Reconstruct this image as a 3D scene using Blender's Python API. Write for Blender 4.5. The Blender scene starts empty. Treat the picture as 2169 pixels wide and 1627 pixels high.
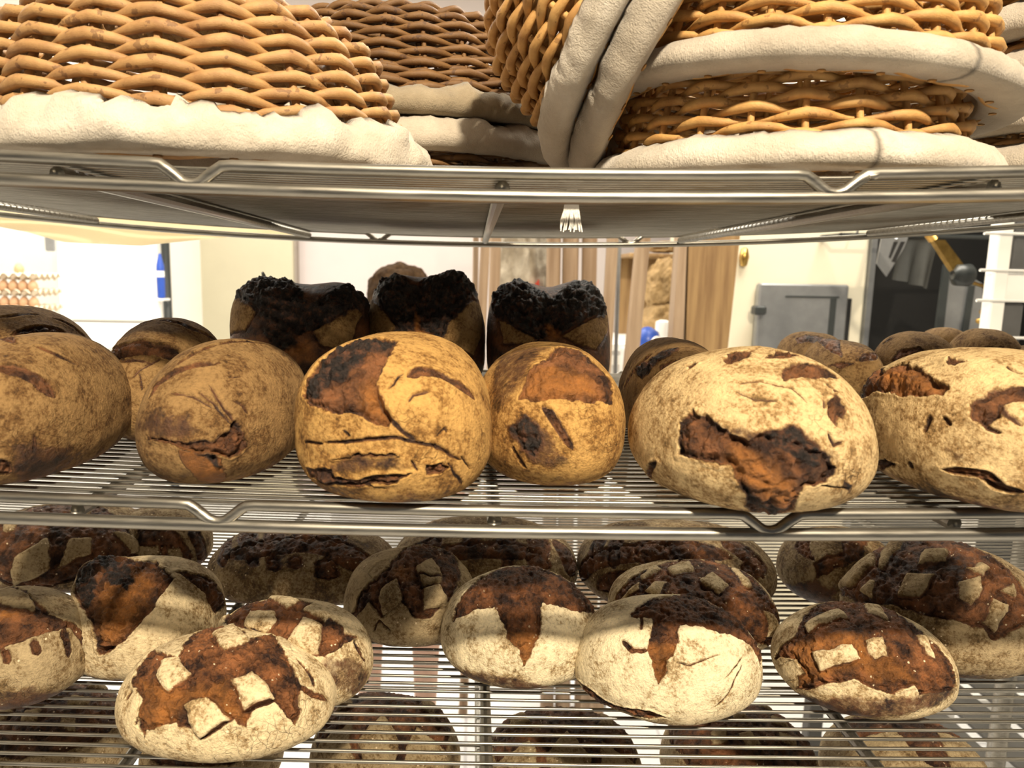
import bpy, math, random
import numpy as np
from mathutils import Vector, Matrix

# ------------------------------------------------------------------ camera
EYE = 1.40                      # lens height above the floor
F_PX, CXP, CYP = 1567.0, 1000.0, 813.5
PITCH, ROLL = math.radians(8.35), 0.018
fw = np.array([0, math.cos(PITCH), -math.sin(PITCH)])
r0 = np.array([1., 0, 0]); u0 = np.cross(r0, fw)
rt = r0*math.cos(ROLL) + u0*math.sin(ROLL)
up = -r0*math.sin(ROLL) + u0*math.cos(ROLL)
cam_data = bpy.data.cameras.new('camera')
cam = bpy.data.objects.new('camera', cam_data)
bpy.context.scene.collection.objects.link(cam)
cam_data.sensor_width = 36.0
cam_data.lens = F_PX/2169*36.0
cam_data.shift_x = (1084.5-CXP)/2169
cam_data.clip_start = 0.02
M = Matrix.Identity(4)
for i in range(3):
    M[i][0] = rt[i]; M[i][1] = up[i]; M[i][2] = -fw[i]
M[2][3] = EYE
cam.matrix_world = M
cam_data.dof.use_dof = True
cam_data.dof.focus_distance = 0.56
cam_data.dof.aperture_fstop = 11.0
bpy.context.scene.camera = cam

# ------------------------------------------------------------------ light and exposure
sc = bpy.context.scene
sc.view_settings.view_transform = 'Standard'
sc.view_settings.look = 'None'
sc.view_settings.gamma = 1.0
sc.view_settings.use_curve_mapping = False
sc.view_settings.exposure = 0.0
world = bpy.data.worlds.new('world'); sc.world = world
world.use_nodes = True
world.node_tree.nodes['Background'].inputs[0].default_value = (0.80, 0.88, 1.0, 1)
world.node_tree.nodes['Background'].inputs[1].default_value = 0.08

def area(name, loc, target, size, power, color, size_y=None):
    d = bpy.data.lights.new(name, 'AREA'); o = bpy.data.objects.new(name, d)
    sc.collection.objects.link(o)
    d.energy = power; d.color = color
    if size_y: d.shape = 'RECTANGLE'; d.size = size; d.size_y = size_y
    else: d.shape = 'DISK'; d.size = size
    o.location = loc
    o.rotation_euler = (Vector(target)-Vector(loc)).to_track_quat('-Z', 'Y').to_euler()
    return o
area('ceiling_spotlight', (0.34, -1.02, 2.72), (0.04, 0.5, 1.25), 0.12, 92, (1.0, 0.85, 0.64))
area('kitchen_fill_light', (-1.2, 3.0, 2.95), (-1.2, 3.2, 0), 2.8, 135, (1.0, 0.95, 0.86), 2.0)  # added unseen fill that brightens the back room
area('oven_fill_light', (1.1, 1.9, 2.95), (1.1, 2.2, 0), 1.0, 60, (1.0, 0.93, 0.80), 1.0)  # added unseen fill lifting the floor and the oven side

# ------------------------------------------------------------------ helpers
C = sc.collection
def ray(px, py): return fw + rt*(px-CXP)/F_PX - up*(py-CYP)/F_PX
def atY(px, py, Y):
    d = ray(px, py); return Vector((0, 0, EYE)) + Vector(d)*(Y/d[1])
def props(o, label=None, cat=None, group=None, kind=None):
    if label: o['label'] = label
    if cat: o['category'] = cat
    if group: o['group'] = group
    if kind: o['kind'] = kind
    return o
def empty(name, loc, label, cat, group=None, rz=0.0):
    o = bpy.data.objects.new(name, None); C.objects.link(o)
    o.location = loc; o.rotation_euler = (0, 0, rz); o.empty_display_size = .02
    return props(o, label, cat, group)
def mesh_obj(name, V, Fc, mat, parent=None, smooth=True):
    me = bpy.data.meshes.new(name)
    V = np.asarray(V, dtype=np.float32)
    me.from_pydata(V.tolist(), [], [tuple(f) for f in Fc])
    if smooth: me.polygons.foreach_set('use_smooth', [True]*len(me.polygons))
    me.update()
    o = bpy.data.objects.new(name, me); C.objects.link(o)
    if mat: me.materials.append(mat)
    if parent: o.parent = parent
    return o
class MB:
    """collects simple solids into ONE mesh"""
    def __init__(s): s.v = []; s.f = []
    def add(s, V, Fc):
        b = len(s.v); s.v += [tuple(map(float, p)) for p in V]; s.f += [tuple(i+b for i in f) for f in Fc]; return s
    def box(s, lo, hi, bev=0.0):
        x0, y0, z0 = lo; x1, y1, z1 = hi
        b = min(bev, (x1-x0)/2.01, (y1-y0)/2.01, (z1-z0)/2.01)
        if b <= 0:
            V = [(x0,y0,z0),(x1,y0,z0),(x1,y1,z0),(x0,y1,z0),(x0,y0,z1),(x1,y0,z1),(x1,y1,z1),(x0,y1,z1)]
            return s.add(V, [(0,3,2,1),(4,5,6,7),(0,1,5,4),(1,2,6,5),(2,3,7,6),(3,0,4,7)])
        def ring(z, i): return [(x0+i,y0+i+b,z),(x0+i+b,y0+i,z),(x1-i-b,y0+i,z),(x1-i,y0+i+b,z),(x1-i,y1-i-b,z),(x1-i-b,y1-i,z),(x0+i+b,y1-i,z),(x0+i,y1-i-b,z)]
        R = [ring(z0, b*.7), ring(z0+b, 0), ring(z1-b, 0), ring(z1, b*.7)]
        V = sum(R, []); Fc = [tuple(range(7, -1, -1)), tuple(range(24, 32))]
        for k in range(3):
            for i in range(8):
                j = (i+1) % 8; Fc.append((k*8+i, k*8+j, k*8+8+j, k*8+8+i))
        return s.add(V, Fc)
    def tube(s, pts, r, n=8, closed=False, caps=True, flat=1.0):
        P = np.array([tuple(p) for p in pts], float); m = len(P)
        rr = np.full(m, r) if np.isscalar(r) else np.asarray(r, float)
        if closed: T = np.roll(P, -1, 0)-np.roll(P, 1, 0)
        else:
            T = np.empty_like(P); T[1:-1] = P[2:]-P[:-2]; T[0] = P[1]-P[0]; T[-1] = P[-1]-P[-2]
        T /= np.maximum(np.linalg.norm(T, axis=1), 1e-9)[:, None]
        ref = np.array([0, 0, 1.]) if abs(T[:, 2]).mean() < .8 else np.array([0, 1., 0])
        A = np.cross(T, ref); A /= np.maximum(np.linalg.norm(A, axis=1), 1e-9)[:, None]
        B = np.cross(A, T)
        a = np.arange(n)/n*2*np.pi
        V = P[:, None]+rr[:, None, None]*(np.cos(a)[None, :, None]*A[:, None]*flat+np.sin(a)[None, :, None]*B[:, None])
        Fc = []
        for i in range(m if closed else m-1):
            k = (i+1) % m
            for j in range(n):
                l = (j+1) % n; Fc.append((i*n+j, i*n+l, k*n+l, k*n+j))
        if caps and not closed: Fc += [tuple(range(n)), tuple(range(m*n-1, m*n-n-1, -1))]
        return s.add(V.reshape(-1, 3), Fc)
    def lathe(s, prof, n=24, c=(0, 0, 0), sx=1., sy=1.):
        V = []; Fc = []
        for r, z in prof:
            for j in range(n):
                a = j/n*2*math.pi; V.append((c[0]+r*sx*math.cos(a), c[1]+r*sy*math.sin(a), c[2]+z))
        for i in range(len(prof)-1):
            for j in range(n):
                l = (j+1) % n; Fc.append((i*n+j, i*n+l, (i+1)*n+l, (i+1)*n+j))
        Fc += [tuple(range(n-1, -1, -1)), tuple(range((len(prof)-1)*n, len(prof)*n))]
        return s.add(V, Fc)
    def extrude(s, poly, d, axis=1):
        """poly: list of 3D points in a plane, thickness d along axis"""
        n = len(poly); e = [0, 0, 0]; e[axis] = d
        V = [tuple(p) for p in poly]+[(p[0]+e[0], p[1]+e[1], p[2]+e[2]) for p in poly]
        Fc = [tuple(range(n)), tuple(range(2*n-1, n-1, -1))]+[(i, i+n, (i+1) % n+n, (i+1) % n) for i in range(n)]
        return s.add(V, Fc)
    def build(s, name, mat, parent=None, smooth=False, auto=False):
        o = mesh_obj(name, s.v, s.f, mat, parent, smooth or auto)
        if auto:
            import bmesh
            bm = bmesh.new(); bm.from_mesh(o.data)
            bmesh.ops.recalc_face_normals(bm, faces=bm.faces)
            for e in bm.edges:
                if len(e.link_faces) == 2 and e.calc_face_angle(0) > .7: e.smooth = False
            bm.to_mesh(o.data); bm.free()
        return o

# numpy gradient-like noise (value noise with smooth interpolation)
def vnoise(P, seed=0):
    P = np.asarray(P)+seed*17.31+100.0
    I = np.floor(P).astype(np.int64); f = P-I; f = f*f*f*(f*(f*6-15)+10)
    def h(i, j, k):
        n = (i*374761393+j*668265263+k*2147483647+seed*1274126177) & 0xffffffff
        n = ((n ^ (n >> 13))*1274126177) & 0xffffffff
        n = ((n ^ (n >> 16))*2246822519) & 0xffffffff
        return ((n ^ (n >> 15)) & 0xffff)/32767.5-1
    x, y, z = I[:, 0], I[:, 1], I[:, 2]; u, v, w = f[:, 0], f[:, 1], f[:, 2]
    def L(a, b, t): return a+(b-a)*t
    return L(L(L(h(x,y,z), h(x+1,y,z), u), L(h(x,y+1,z), h(x+1,y+1,z), u), v),
             L(L(h(x,y,z+1), h(x+1,y,z+1), u), L(h(x,y+1,z+1), h(x+1,y+1,z+1), u), v), w)
def fbm(P, seed=0, o=4):
    s = 0; a = 1.; t = 0
    for k in range(o): s = s+a*vnoise(P*(2**k), seed+k); t += a; a *= .5
    return s/t
def sstep(a, b, x):
    t = np.clip((x-a)/(b-a), 0, 1); return t*t*(3-2*t)

# ------------------------------------------------------------------ materials
class NT:
    def __init__(s, name):
        s.m = bpy.data.materials.new(name); s.m.use_nodes = True
        s.t = s.m.node_tree; s.n = s.t.nodes; s.b = s.n['Principled BSDF']
    def node(s, t, **k):
        x = s.n.new(t)
        for a, v in k.items(): setattr(x, a, v)
        return x
    def link(s, a, b): s.t.links.new(a, b)
    def coord(s):
        if not hasattr(s, '_c'): s._c = s.node('ShaderNodeTexCoord').outputs['Object']
        return s._c
    def noise(s, scale, detail=4, rough=.55, vec=None, stretch=None):
        x = s.node('ShaderNodeTexNoise'); x.inputs['Scale'].default_value = scale
        x.inputs['Detail'].default_value = detail; x.inputs['Roughness'].default_value = rough
        v = vec or s.coord()
        if stretch:
            m = s.node('ShaderNodeMapping'); m.inputs['Scale'].default_value = stretch; s.link(v, m.inputs[0]); v = m.outputs[0]
        s.link(v, x.inputs['Vector']); return x.outputs['Fac']
    def ramp(s, fac, stops, interp='LINEAR'):
        x = s.node('ShaderNodeValToRGB'); cr = x.color_ramp; cr.interpolation = interp
        while len(cr.elements) > 1: cr.elements.remove(cr.elements[-1])
        for i, (p, c) in enumerate(stops):
            e = cr.elements[0] if i == 0 else cr.elements.new(p)
            e.position = p; e.color = (*c, 1) if len(c) == 3 else c
        s.link(fac, x.inputs[0]); return x.outputs['Color']
    def mix(s, fac, a, b, mode='MIX'):
        x = s.node('ShaderNodeMix', data_type='RGBA', blend_type=mode)
        for sock, v in ((x.inputs[0], fac), (x.inputs[6], a), (x.inputs[7], b)):
            if isinstance(v, (int, float)): sock.default_value = v
            elif isinstance(v, tuple): sock.default_value = (*v, 1)
            else: s.link(v, sock)
        return x.outputs[2]
    def math(s, op, a, b=0.0, c=0.0, clamp=False):
        x = s.node('ShaderNodeMath', operation=op, use_clamp=clamp)
        for i, v in enumerate((a, b, c)):
            if isinstance(v, (int, float)): x.inputs[i].default_value = v
            else: s.link(v, x.inputs[i])
        return x.outputs[0]
    def attr(s, name): return s.node('ShaderNodeAttribute', attribute_name=name).outputs['Fac']
    def bump(s, h, dist=.001, strength=1.0):
        x = s.node('ShaderNodeBump'); x.inputs['Distance'].default_value = dist; x.inputs['Strength'].default_value = strength
        s.link(h, x.inputs['Height']); s.link(x.outputs[0], s.b.inputs['Normal']); return x
    def set(s, color=None, rough=None, metal=None, **k):
        for nm, v in (('Base Color', color), ('Roughness', rough), ('Metallic', metal)):
            if v is None: continue
            if isinstance(v, tuple): s.b.inputs[nm].default_value = (*v, 1)
            elif isinstance(v, (int, float)): s.b.inputs[nm].default_value = v
            else: s.link(v, s.b.inputs[nm])
        for nm, v in k.items(): s.b.inputs[nm.replace('_', ' ')].default_value = v
        return s.m
def plain(name, color, rough=.5, metal=0., nscale=30, var=.12, bump=0.0, **k):
    t = NT(name); c2 = tuple(x*(1-var) for x in color)
    f = t.noise(nscale, 4)
    if bump: t.bump(f, bump)
    return t.set(t.ramp(f, [(.35, c2), (.65, color)]), rough, metal, **k)

def bread_mat(name, flour, crust_dark=(.022, .008, .004), crust=(.100, .040, .015), caramel=(.42, .165, .035), crackle=.5, seeds=0.0):
    t = NT(name)
    n1 = t.noise(52, 9, .72); n2 = t.noise(160, 5, .65); n3 = t.noise(700, 3, .6)
    nw = t.noise(14, 3, .5)
    # torn, glossy crust
    cc = t.ramp(n1, [(.41, crust_dark), (.50, crust), (.61, tuple(min(1, c*2.2) for c in crust))])
    gl = t.math('MULTIPLY', t.attr('glow'), t.math('MULTIPLY_ADD', n1, 2.2, -.45, clamp=True))
    cc = t.mix(t.math('MULTIPLY', gl, 1.0, clamp=True), cc, t.ramp(n2, [(.3, tuple(c*.55 for c in caramel)), (.7, caramel)]))
    # floured skin: pale dust over a tan crust
    fd = tuple(c*m for c, m in zip(flour, (.60, .50, .38)))
    nA = t.noise(46, 10, .74); nB = t.noise(420, 5, .7)
    dm = t.math('ADD', t.math('MULTIPLY', nA, .62), t.math('MULTIPLY', nB, .38))
    dm = t.math('ADD', dm, t.math('MULTIPLY', t.math('SUBTRACT', t.attr('flour'), .85), .16))
    fc = t.ramp(dm, [(.38, tuple(c*.30 for c in fd)), (.445, tuple(c*.85 for c in fd)), (.51, tuple(c*.93 for c in flour)), (.60, tuple(min(.95, c*1.18) for c in flour))])
    v = t.node('ShaderNodeTexVoronoi', feature='DISTANCE_TO_EDGE'); v.inputs['Scale'].default_value = 150
    wv = t.node('ShaderNodeVectorMath', operation='MULTIPLY_ADD'); wv.inputs[1].default_value = (.02, .02, .02)
    nc = t.node('ShaderNodeTexNoise'); nc.inputs['Scale'].default_value = 60; t.link(t.coord(), nc.inputs['Vector'])
    t.link(nc.outputs['Color'], wv.inputs[0]); t.link(t.coord(), wv.inputs[2]); t.link(wv.outputs[0], v.inputs['Vector'])
    crk = t.math('MULTIPLY', t.math('SUBTRACT', 1.0, t.math('MULTIPLY', v.outputs['Distance'], 30.0, clamp=True)), t.math('MULTIPLY_ADD', nw, 7.0, -3.9, clamp=True))
    crk = t.math('MULTIPLY', crk, crackle*.8)
    fc = t.mix(crk, fc, tuple(c*.35 for c in fd))
    fm = t.math('ADD', t.attr('flour'), t.math('MULTIPLY', t.math('SUBTRACT', n2, .5), .9))
    fm = t.math('ADD', fm, t.math('MULTIPLY', t.math('SUBTRACT', n1, .5), .7))
    fm = t.math('MULTIPLY_ADD', fm, 3.2, -1.1, clamp=True)
    col = t.mix(fm, cc, fc)
    if seeds:
        vs = t.node('ShaderNodeTexVoronoi', feature='F1'); vs.inputs['Scale'].default_value = 210; t.link(t.coord(), vs.inputs['Vector'])
        sd = t.math('MULTIPLY', t.math('LESS_THAN', vs.outputs['Distance'], .17), t.math('GREATER_THAN', t.noise(55, 2), .56))
        col = t.mix(t.math('MULTIPLY', sd, seeds), col, (.85, .70, .48))
    bm = t.math('ADD', t.attr('burn_shade'), t.math('MULTIPLY', t.math('SUBTRACT', n1, .5), .8))
    bm = t.math('MULTIPLY', t.math('MULTIPLY_ADD', bm, 2.4, -.7, clamp=True), t.math('GREATER_THAN', t.attr('burn_shade'), .02))
    col = t.mix(bm, col, t.ramp(n2, [(.38, (.006, .005, .005)), (.52, (.026, .016, .012)), (.66, (.11, .045, .022))]))
    rough = t.math('MULTIPLY_ADD', fm, .42, .42)
    h = t.math('ADD', t.math('MULTIPLY', n2, .8), t.math('MULTIPLY', n3, .35))
    h = t.math('ADD', h, t.math('MULTIPLY', nA, .9))
    h = t.math('ADD', h, t.math('MULTIPLY', n1, t.math('SUBTRACT', 1.3, fm)))
    h = t.math('SUBTRACT', h, t.math('MULTIPLY', crk, .8))
    t.bump(h, .0024, .95)
    t.set(col, rough, 0.0); t.b.inputs['Specular IOR Level'].default_value = .35
    return t.m
TAN_SHADED = bread_mat('shaded_tan_floured_crust', (.27, .160, .060))  # tan darkened so the colour carries the shade on the dim middle-shelf loaves
GOLD = bread_mat('golden_floured_crust', (.50, .29, .088), crackle=.6)
PALE = bread_mat('pale_floured_crust', (.62, .45, .225), crackle=.8)
GREY = bread_mat('greyish_floured_crust', (.40, .305, .17), seeds=.8)
WHITE = bread_mat('white_floured_crust', (.78, .66, .43), crackle=.4, crust=(.125, .048, .017), seeds=.5)
SCORED = bread_mat('white_patch_scored_crust', (.72, .58, .35), crust=(.135, .052, .018), crackle=.6, seeds=1.0)
CHAR = bread_mat('charred_crust', (.30, .18, .065), crust=(.09, .034, .012), crackle=.3)

def metal_mat():
    t = NT('chromed_steel_wire')
    f = t.noise(300, 4, .6, stretch=(.08, 1, 1))
    return t.set(t.ramp(f, [(.3, (.21, .198, .17)), (.7, (.36, .34, .295))]), t.ramp(f, [(.3, (.30,)*3), (.75, (.44,)*3)]), .92)
STEEL = metal_mat()
def wicker_mat(name, a, b, dark):
    t = NT(name); g = t.noise(60, 5, .6); s2 = t.noise(900, 3, .6, stretch=(1, 1, 3)); k = t.noise(25, 2)
    c = t.ramp(g, [(.3, b), (.62, a)])
    c = t.mix(t.math('MULTIPLY', t.math('GREATER_THAN', t.noise(130, 4), .63), .6), c, dark)
    t.bump(s2, .0006, .6)
    return t.set(c, .55, 0.)
WICK_GOLD = wicker_mat('golden_willow', (.49, .29, .115), (.30, .15, .055), (.12, .05, .02))
WICK_PALE = wicker_mat('pale_willow', (.62, .36, .12), (.40, .20, .06), (.20, .09, .03))
WICK_SHADED = wicker_mat('shade_darkened_willow', (.19, .098, .032), (.11, .05, .015), (.05, .02, .01))  # willow darkened, shade of the back stack put into the colour
def linen_mat(name, c, c2):
    t = NT(name)
    g = t.noise(28, 6, .65); w = t.noise(1400, 2, .5, stretch=(1, 1, .4)); fz = t.noise(420, 4, .7)
    col = t.mix(t.attr('seam'), t.ramp(g, [(.32, c2), (.66, c)]), tuple(x*.25 for x in c2))
    h = t.math('ADD', t.math('MULTIPLY', w, .5), t.math('ADD', t.math('MULTIPLY', fz, .8), t.math('MULTIPLY', g, .8)))
    t.bump(h, .0013, .9)
    t.b.inputs['Sheen Weight'].default_value = .25
    return t.set(col, .92, 0.)
LINEN = linen_mat('cream_linen', (.66, .60, .50), (.46, .40, .31))
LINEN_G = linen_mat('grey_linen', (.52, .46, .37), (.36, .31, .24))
LINEN_D = linen_mat('dark_grey_linen', (.33, .27, .18), (.20, .16, .10))  # darker than the other linens, for the topmost basket of the back stack
LOAVES = {
 'L1': {"loc":[-0.2752,0.4595],"a":0.048,"b":0.085,"h":0.0848,"s":2,"p":2.2,"f":[["S",[27,-65,71,49,-59,64,61,-56,56,75,-52,40],0.088],["S",[37,-31,88,62,-26,74,73,-18,66],0.023],["S",[-32,-21,92,-24,-13,96,17,-35,92],0.076],["B",[47,-87,-16,53,-81,-26,51,-77,-39,42,-78,-47,39,-81,-44],0.0],["T",[70,-70,8,70,-70,-11],0.023],["D",[57,-82,6,74,-67,-3,89,-40,-22,76,-41,-50,27,-36,-89,50,-75,-43],0.0]]},
 'L2': {"loc":[-0.1583,0.4777],"a":0.0471,"b":0.085,"h":0.0839,"s":2,"p":2.2,"f":[["S",[-47,-76,45,-43,-69,58,-26,-67,70,-5,-62,78,24,-57,79],0.072],["S",[-27,-58,77,-10,-39,91,13,-16,98,47,16,87],0.067],["T",[-19,-82,54,8,-86,51,30,-86,41],0.022],["T",[21,-76,61,41,-81,41,53,-81,26],0.028],["T",[13,-83,55,31,-84,45,50,-83,25],0.02],["T",[49,-74,46,57,-71,41,64,-70,32],0.022],["T",[38,-64,67,48,-58,66],0.017],["D",[-64,-73,25,-27,-89,36,8,-93,35,26,-94,24,20,-97,11,-16,-98,9,-41,-90,14,-67,-73,13],0.0],["B",[-41,-90,14,-9,-99,9,22,-97,11,37,-93,6,52,-82,23,57,-79,24,65,-75,14,62,-78,-5,49,-86,-18,29,-96,-4,4,-100,2],0.0],["O",[0,-100,0,18,-98,-2,41,-90,-16,40,-83,-38,26,-62,-74,11,-83,-55,6,-93,-35],0.0],["K",[18,-98,-2,35,-93,-10,42,-83,-36,34,-91,-25],0.0]]},
 'L3': {"loc":[-0.0474,0.4536],"a":0.0602,"b":0.08,"h":0.0913,"s":2,"p":2.4,"f":[["B",[-74,-53,42,-65,-43,62,-51,-37,77,-30,-30,91,-9,-27,96,6,-35,93,4,-53,85,-2,-69,72,-4,-80,61,4,-86,51,9,-96,27,-6,-94,33,-29,-88,38,-51,-77,37,-63,-66,41],0.0],["K",[-69,-58,43,-62,-49,62,-46,-44,77,-29,-32,90,-9,-29,95,6,-33,94,2,-49,87,-15,-54,83,-22,-64,73,-33,-65,68,-43,-68,59,-52,-72,45],0.0],["O",[-15,-83,54,-7,-79,60,0,-81,59,4,-88,47,6,-96,29,-4,-93,37,-16,-88,45],0.0],["S",[20,-72,66,28,-66,69,40,-62,68,57,-57,59,75,-50,43],0.077],["T",[7,-81,59,13,-73,67,16,-71,68],0.023],["T",[23,-85,48,26,-81,53,38,-75,54],0.023],["T",[-4,-81,59,2,-90,43,8,-93,35,22,-95,24,30,-93,19],0.036],["T",[-51,-85,12,-18,-97,18,18,-96,20,45,-88,12,66,-75,-7],0.032],["T",[-70,-70,8,-51,-85,10],0.027],["D",[-45,-88,-12,-29,-96,6,-9,-99,13,11,-99,7,27,-96,-6,18,-98,-13,-9,-98,-18,-34,-91,-25,-44,-87,-22],0.0],["B",[-41,-91,-2,-9,-99,11,18,-98,4,-11,-99,9],0.0],["B",[-67,-70,-25,-43,-89,-16,-38,-88,-29,24,-96,-17,17,-94,-28,-49,-78,-40,-63,-69,-35],0.0],["B",[39,-92,-4,51,-86,-4,54,-83,-15,39,-90,-19],0.0],["T",[55,-83,-7,60,-76,-25,63,-66,-40],0.023],["T",[27,-96,0,31,-94,-15],0.023],["T",[66,-75,-2,72,-66,-23],0.018],["T",[-47,-79,-40,-17,-93,-33,6,-92,-39],0.018],["T",[-32,-91,25,-26,-94,21],0.014],["T",[46,-86,20,52,-82,25,54,-82,21],0.014]]},
 'L4': {"loc":[0.0513,0.4951],"a":0.0491,"b":0.085,"h":0.0819,"s":2,"p":2.4,"f":[["B",[-44,-74,51,-37,-63,69,-15,-51,85,11,-16,98,34,-21,92,50,-43,75,64,-46,61,57,-68,45,29,-83,47,-9,-83,55,-41,-77,48],0.0],["O",[-40,-75,52,-32,-62,71,-5,-60,79,31,-66,69,42,-74,53,-9,-83,55],0.0],["D",[-75,-22,62,-60,7,79,-27,-6,96,2,-16,99,-23,-48,85,-36,-61,70,-48,-73,48,-71,-65,28,-74,-52,42],0.0],["D",[-64,-73,25,-42,-83,38,-25,-91,32,-7,-98,18,18,-97,-15,-9,-96,-27,-35,-92,-19,-49,-87,4],0.0],["K",[-56,-80,22,-40,-84,36,-28,-92,28,-20,-97,11,-29,-95,-9,-45,-89,4],0.0],["S",[-20,-86,46,-6,-95,31,13,-99,7],0.076],["T",[-53,-85,2,-38,-88,-29],0.035]]},
 'L5': {"loc":[0.1547,0.5621],"a":0.0384,"b":0.085,"h":0.0832,"s":2,"p":2.1,"f":[["B",[-76,-48,43,-52,-50,69,-23,-59,77,-21,-68,71,-39,-77,51,-73,-58,35],0.0],["O",[-82,-54,19,-70,-61,36,-42,-74,52,-52,-78,35,-63,-76,16,-77,-64,-5],0.0],["K",[-84,-9,53,-62,-26,74,-14,-41,90,-51,-46,73,-81,-33,48],0.0],["S",[-96,6,27,-81,-9,59,-59,-20,78],0.061]]},
 'L6': {"loc":[0.1641,0.4343],"a":0.0674,"b":0.075,"h":0.088,"s":2,"p":2.08,"f":[["B",[4,-57,82,14,-43,89,41,-32,85,51,-44,74,46,-51,73,21,-61,76,2,-66,75],0.0],["B",[-36,-25,90,-26,-17,95,0,-9,100,-15,-31,94,-32,-39,86],0.0],["B",[-2,-37,93,15,-18,97,32,-25,91,10,-39,91],0.0],["B",[-79,-60,16,-75,-57,34,-65,-59,47,-59,-70,40,-47,-83,29,-34,-91,25,-25,-90,36,-4,-96,29,13,-97,20,27,-96,9,22,-97,-9,7,-99,-13,4,-94,-33,4,-82,-57,-4,-53,-85,-30,-86,-41,-47,-88,4,-71,-71,6,-79,-60,7],0.0],["D",[-57,-74,36,-40,-83,40,-25,-90,36,-2,-91,41,13,-94,31,29,-95,9,16,-98,-9,0,-100,2,-15,-97,20,-34,-91,23,-47,-83,29],0.0],["K",[-23,-91,34,-6,-91,41,9,-95,29,15,-97,18,11,-99,7,-4,-99,13,-15,-96,22],0.0],["K",[-41,-90,-18,-35,-92,-19,-25,-90,-36,-14,-86,-49,-2,-92,-39,-5,-77,-64,-27,-84,-47],0.0],["O",[-45,-88,18,-33,-93,17,-20,-98,4,-7,-99,-9,0,-96,-27,-10,-91,-39,-26,-94,-24,-39,-92,-8,-47,-88,6],0.0],["T",[35,-60,72,44,-64,64],0.036],["B",[28,-75,60,41,-65,65,41,-73,55,32,-86,39,28,-81,51],0.0],["T",[26,-74,62,24,-80,55],0.02],["T",[23,-90,36,28,-93,26,34,-90,29],0.036],["S",[-90,-41,-12,-84,-11,-53,-77,-16,-62],0.061],["T",[-32,-62,71,-19,-63,75,-6,-69,72,3,-71,71,11,-79,60],0.018],["T",[-37,-66,66,-26,-75,60,-11,-79,60],0.013],["T",[18,-98,-13,42,-88,-22],0.02],["K",[37,-92,-8,43,-89,-16,43,-85,-30,38,-90,-23],0.0],["B",[-60,-5,79,-53,-6,85,-54,-15,83,-61,-18,77],0.0]]},
 'L7': {"loc":[0.3135,0.4376],"a":0.0699,"b":0.08,"h":0.086,"s":2,"p":2.4,"f":[["B",[-73,56,39,-59,52,62,-70,30,64,-62,14,77,-70,-23,67,-69,-41,60,-73,-41,55,-82,-23,52,-87,18,47,-87,35,35],0.0],["O",[-76,25,60,-72,-6,69,-73,-35,58,-86,-4,51],0.0],["B",[-58,-13,80,-45,-6,89,-46,-28,85,-53,-26,81],0.0],["B",[-62,-59,52,-54,-57,62,-43,-59,68,-31,-66,69,-37,-73,58,-51,-67,54,-53,-73,44,-60,-71,36,-65,-65,39],0.0],["T",[-63,-66,41,-61,-72,33,-56,-77,31],0.041],["T",[-51,-67,54,-51,-73,46,-46,-80,39],0.035],["T",[-88,-42,22,-83,-42,38],0.035],["T",[-78,-49,38,-76,-56,33],0.047],["S",[-80,-58,-15,-72,-69,-11,-64,-76,-9,-55,-80,-24,-44,-86,-26],0.088],["B",[-92,6,-39,-96,-13,-26,-93,-23,-28,-85,4,-53],0.0],["T",[-92,-35,-17,-89,-36,-27],0.035],["D",[-82,-57,7,-73,-67,13,-71,-71,6,-77,-64,-3],0.0],["T",[-69,-19,-69,-65,-28,-71],0.041],["T",[-83,-17,-52,-83,-21,-52],0.029],["T",[-31,-45,84,-28,-55,79],0.023]]},
 'B1': {"loc":[-0.3756,0.6048],"a":0.0569,"b":0.075,"h":0.0914,"s":2,"p":2.1,"f":[["S",[47,-62,62,57,-47,68,68,-29,68,78,-11,62],0.117],["S",[57,0,82,72,13,69,82,23,52],0.048],["S",[15,-51,85,38,-29,88,45,-12,88],0.041],["S",[8,-74,67,25,-67,70],0.103]]},
 'B2': {"loc":[-0.2331,0.5656],"a":0.0409,"b":0.07,"h":0.0898,"s":2,"p":2.1,"f":[["B",[-65,-47,59,-23,-66,72,17,-65,74,51,-58,64,67,-51,54,60,-63,50,13,-79,60,-35,-77,53],0.0],["S",[-61,-44,66,-47,-29,83,-11,-26,96],0.077],["S",[4,-24,97,53,-15,84,73,17,67],0.063],["T",[-26,-81,53,4,-83,55,27,-82,51,10,-89,45,2,-94,35],0.032],["T",[27,-82,51,36,-75,55],0.025],["T",[12,-90,41,20,-96,22],0.028]]},
 'B3': {"loc":[-0.1763,0.7621],"a":0.0693,"b":0.07,"h":0.1117,"s":2,"p":2.4,"f":[["BASE",0.25],["H",[-58,-20,79],0.016,0.45],["H",[62,-2,78],0.016,0.4],["H",[19,-83,52],-0.014,0.35],["F",[-80,-32,50,-72,-29,63,-55,-46,69,-39,-69,61,-57,-72,39,-86,-39,32],0.0],["F",[34,-81,48,74,-26,62,79,-22,57,73,-66,18,44,-86,26],0.0],["K",[-71,-28,65,-52,-19,83,-16,-4,99,23,-59,77,36,-48,80,64,20,74,75,22,62,82,25,52,71,-38,59,33,-81,48,-6,-91,41,-24,-81,53,-43,-65,62],0.0],["K",[-34,-81,48,4,-89,45,18,-97,18,-20,-96,22],0.0],["O",[-4,-97,22,27,-91,30,39,-92,4,18,-98,4],0.0]]},
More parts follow.
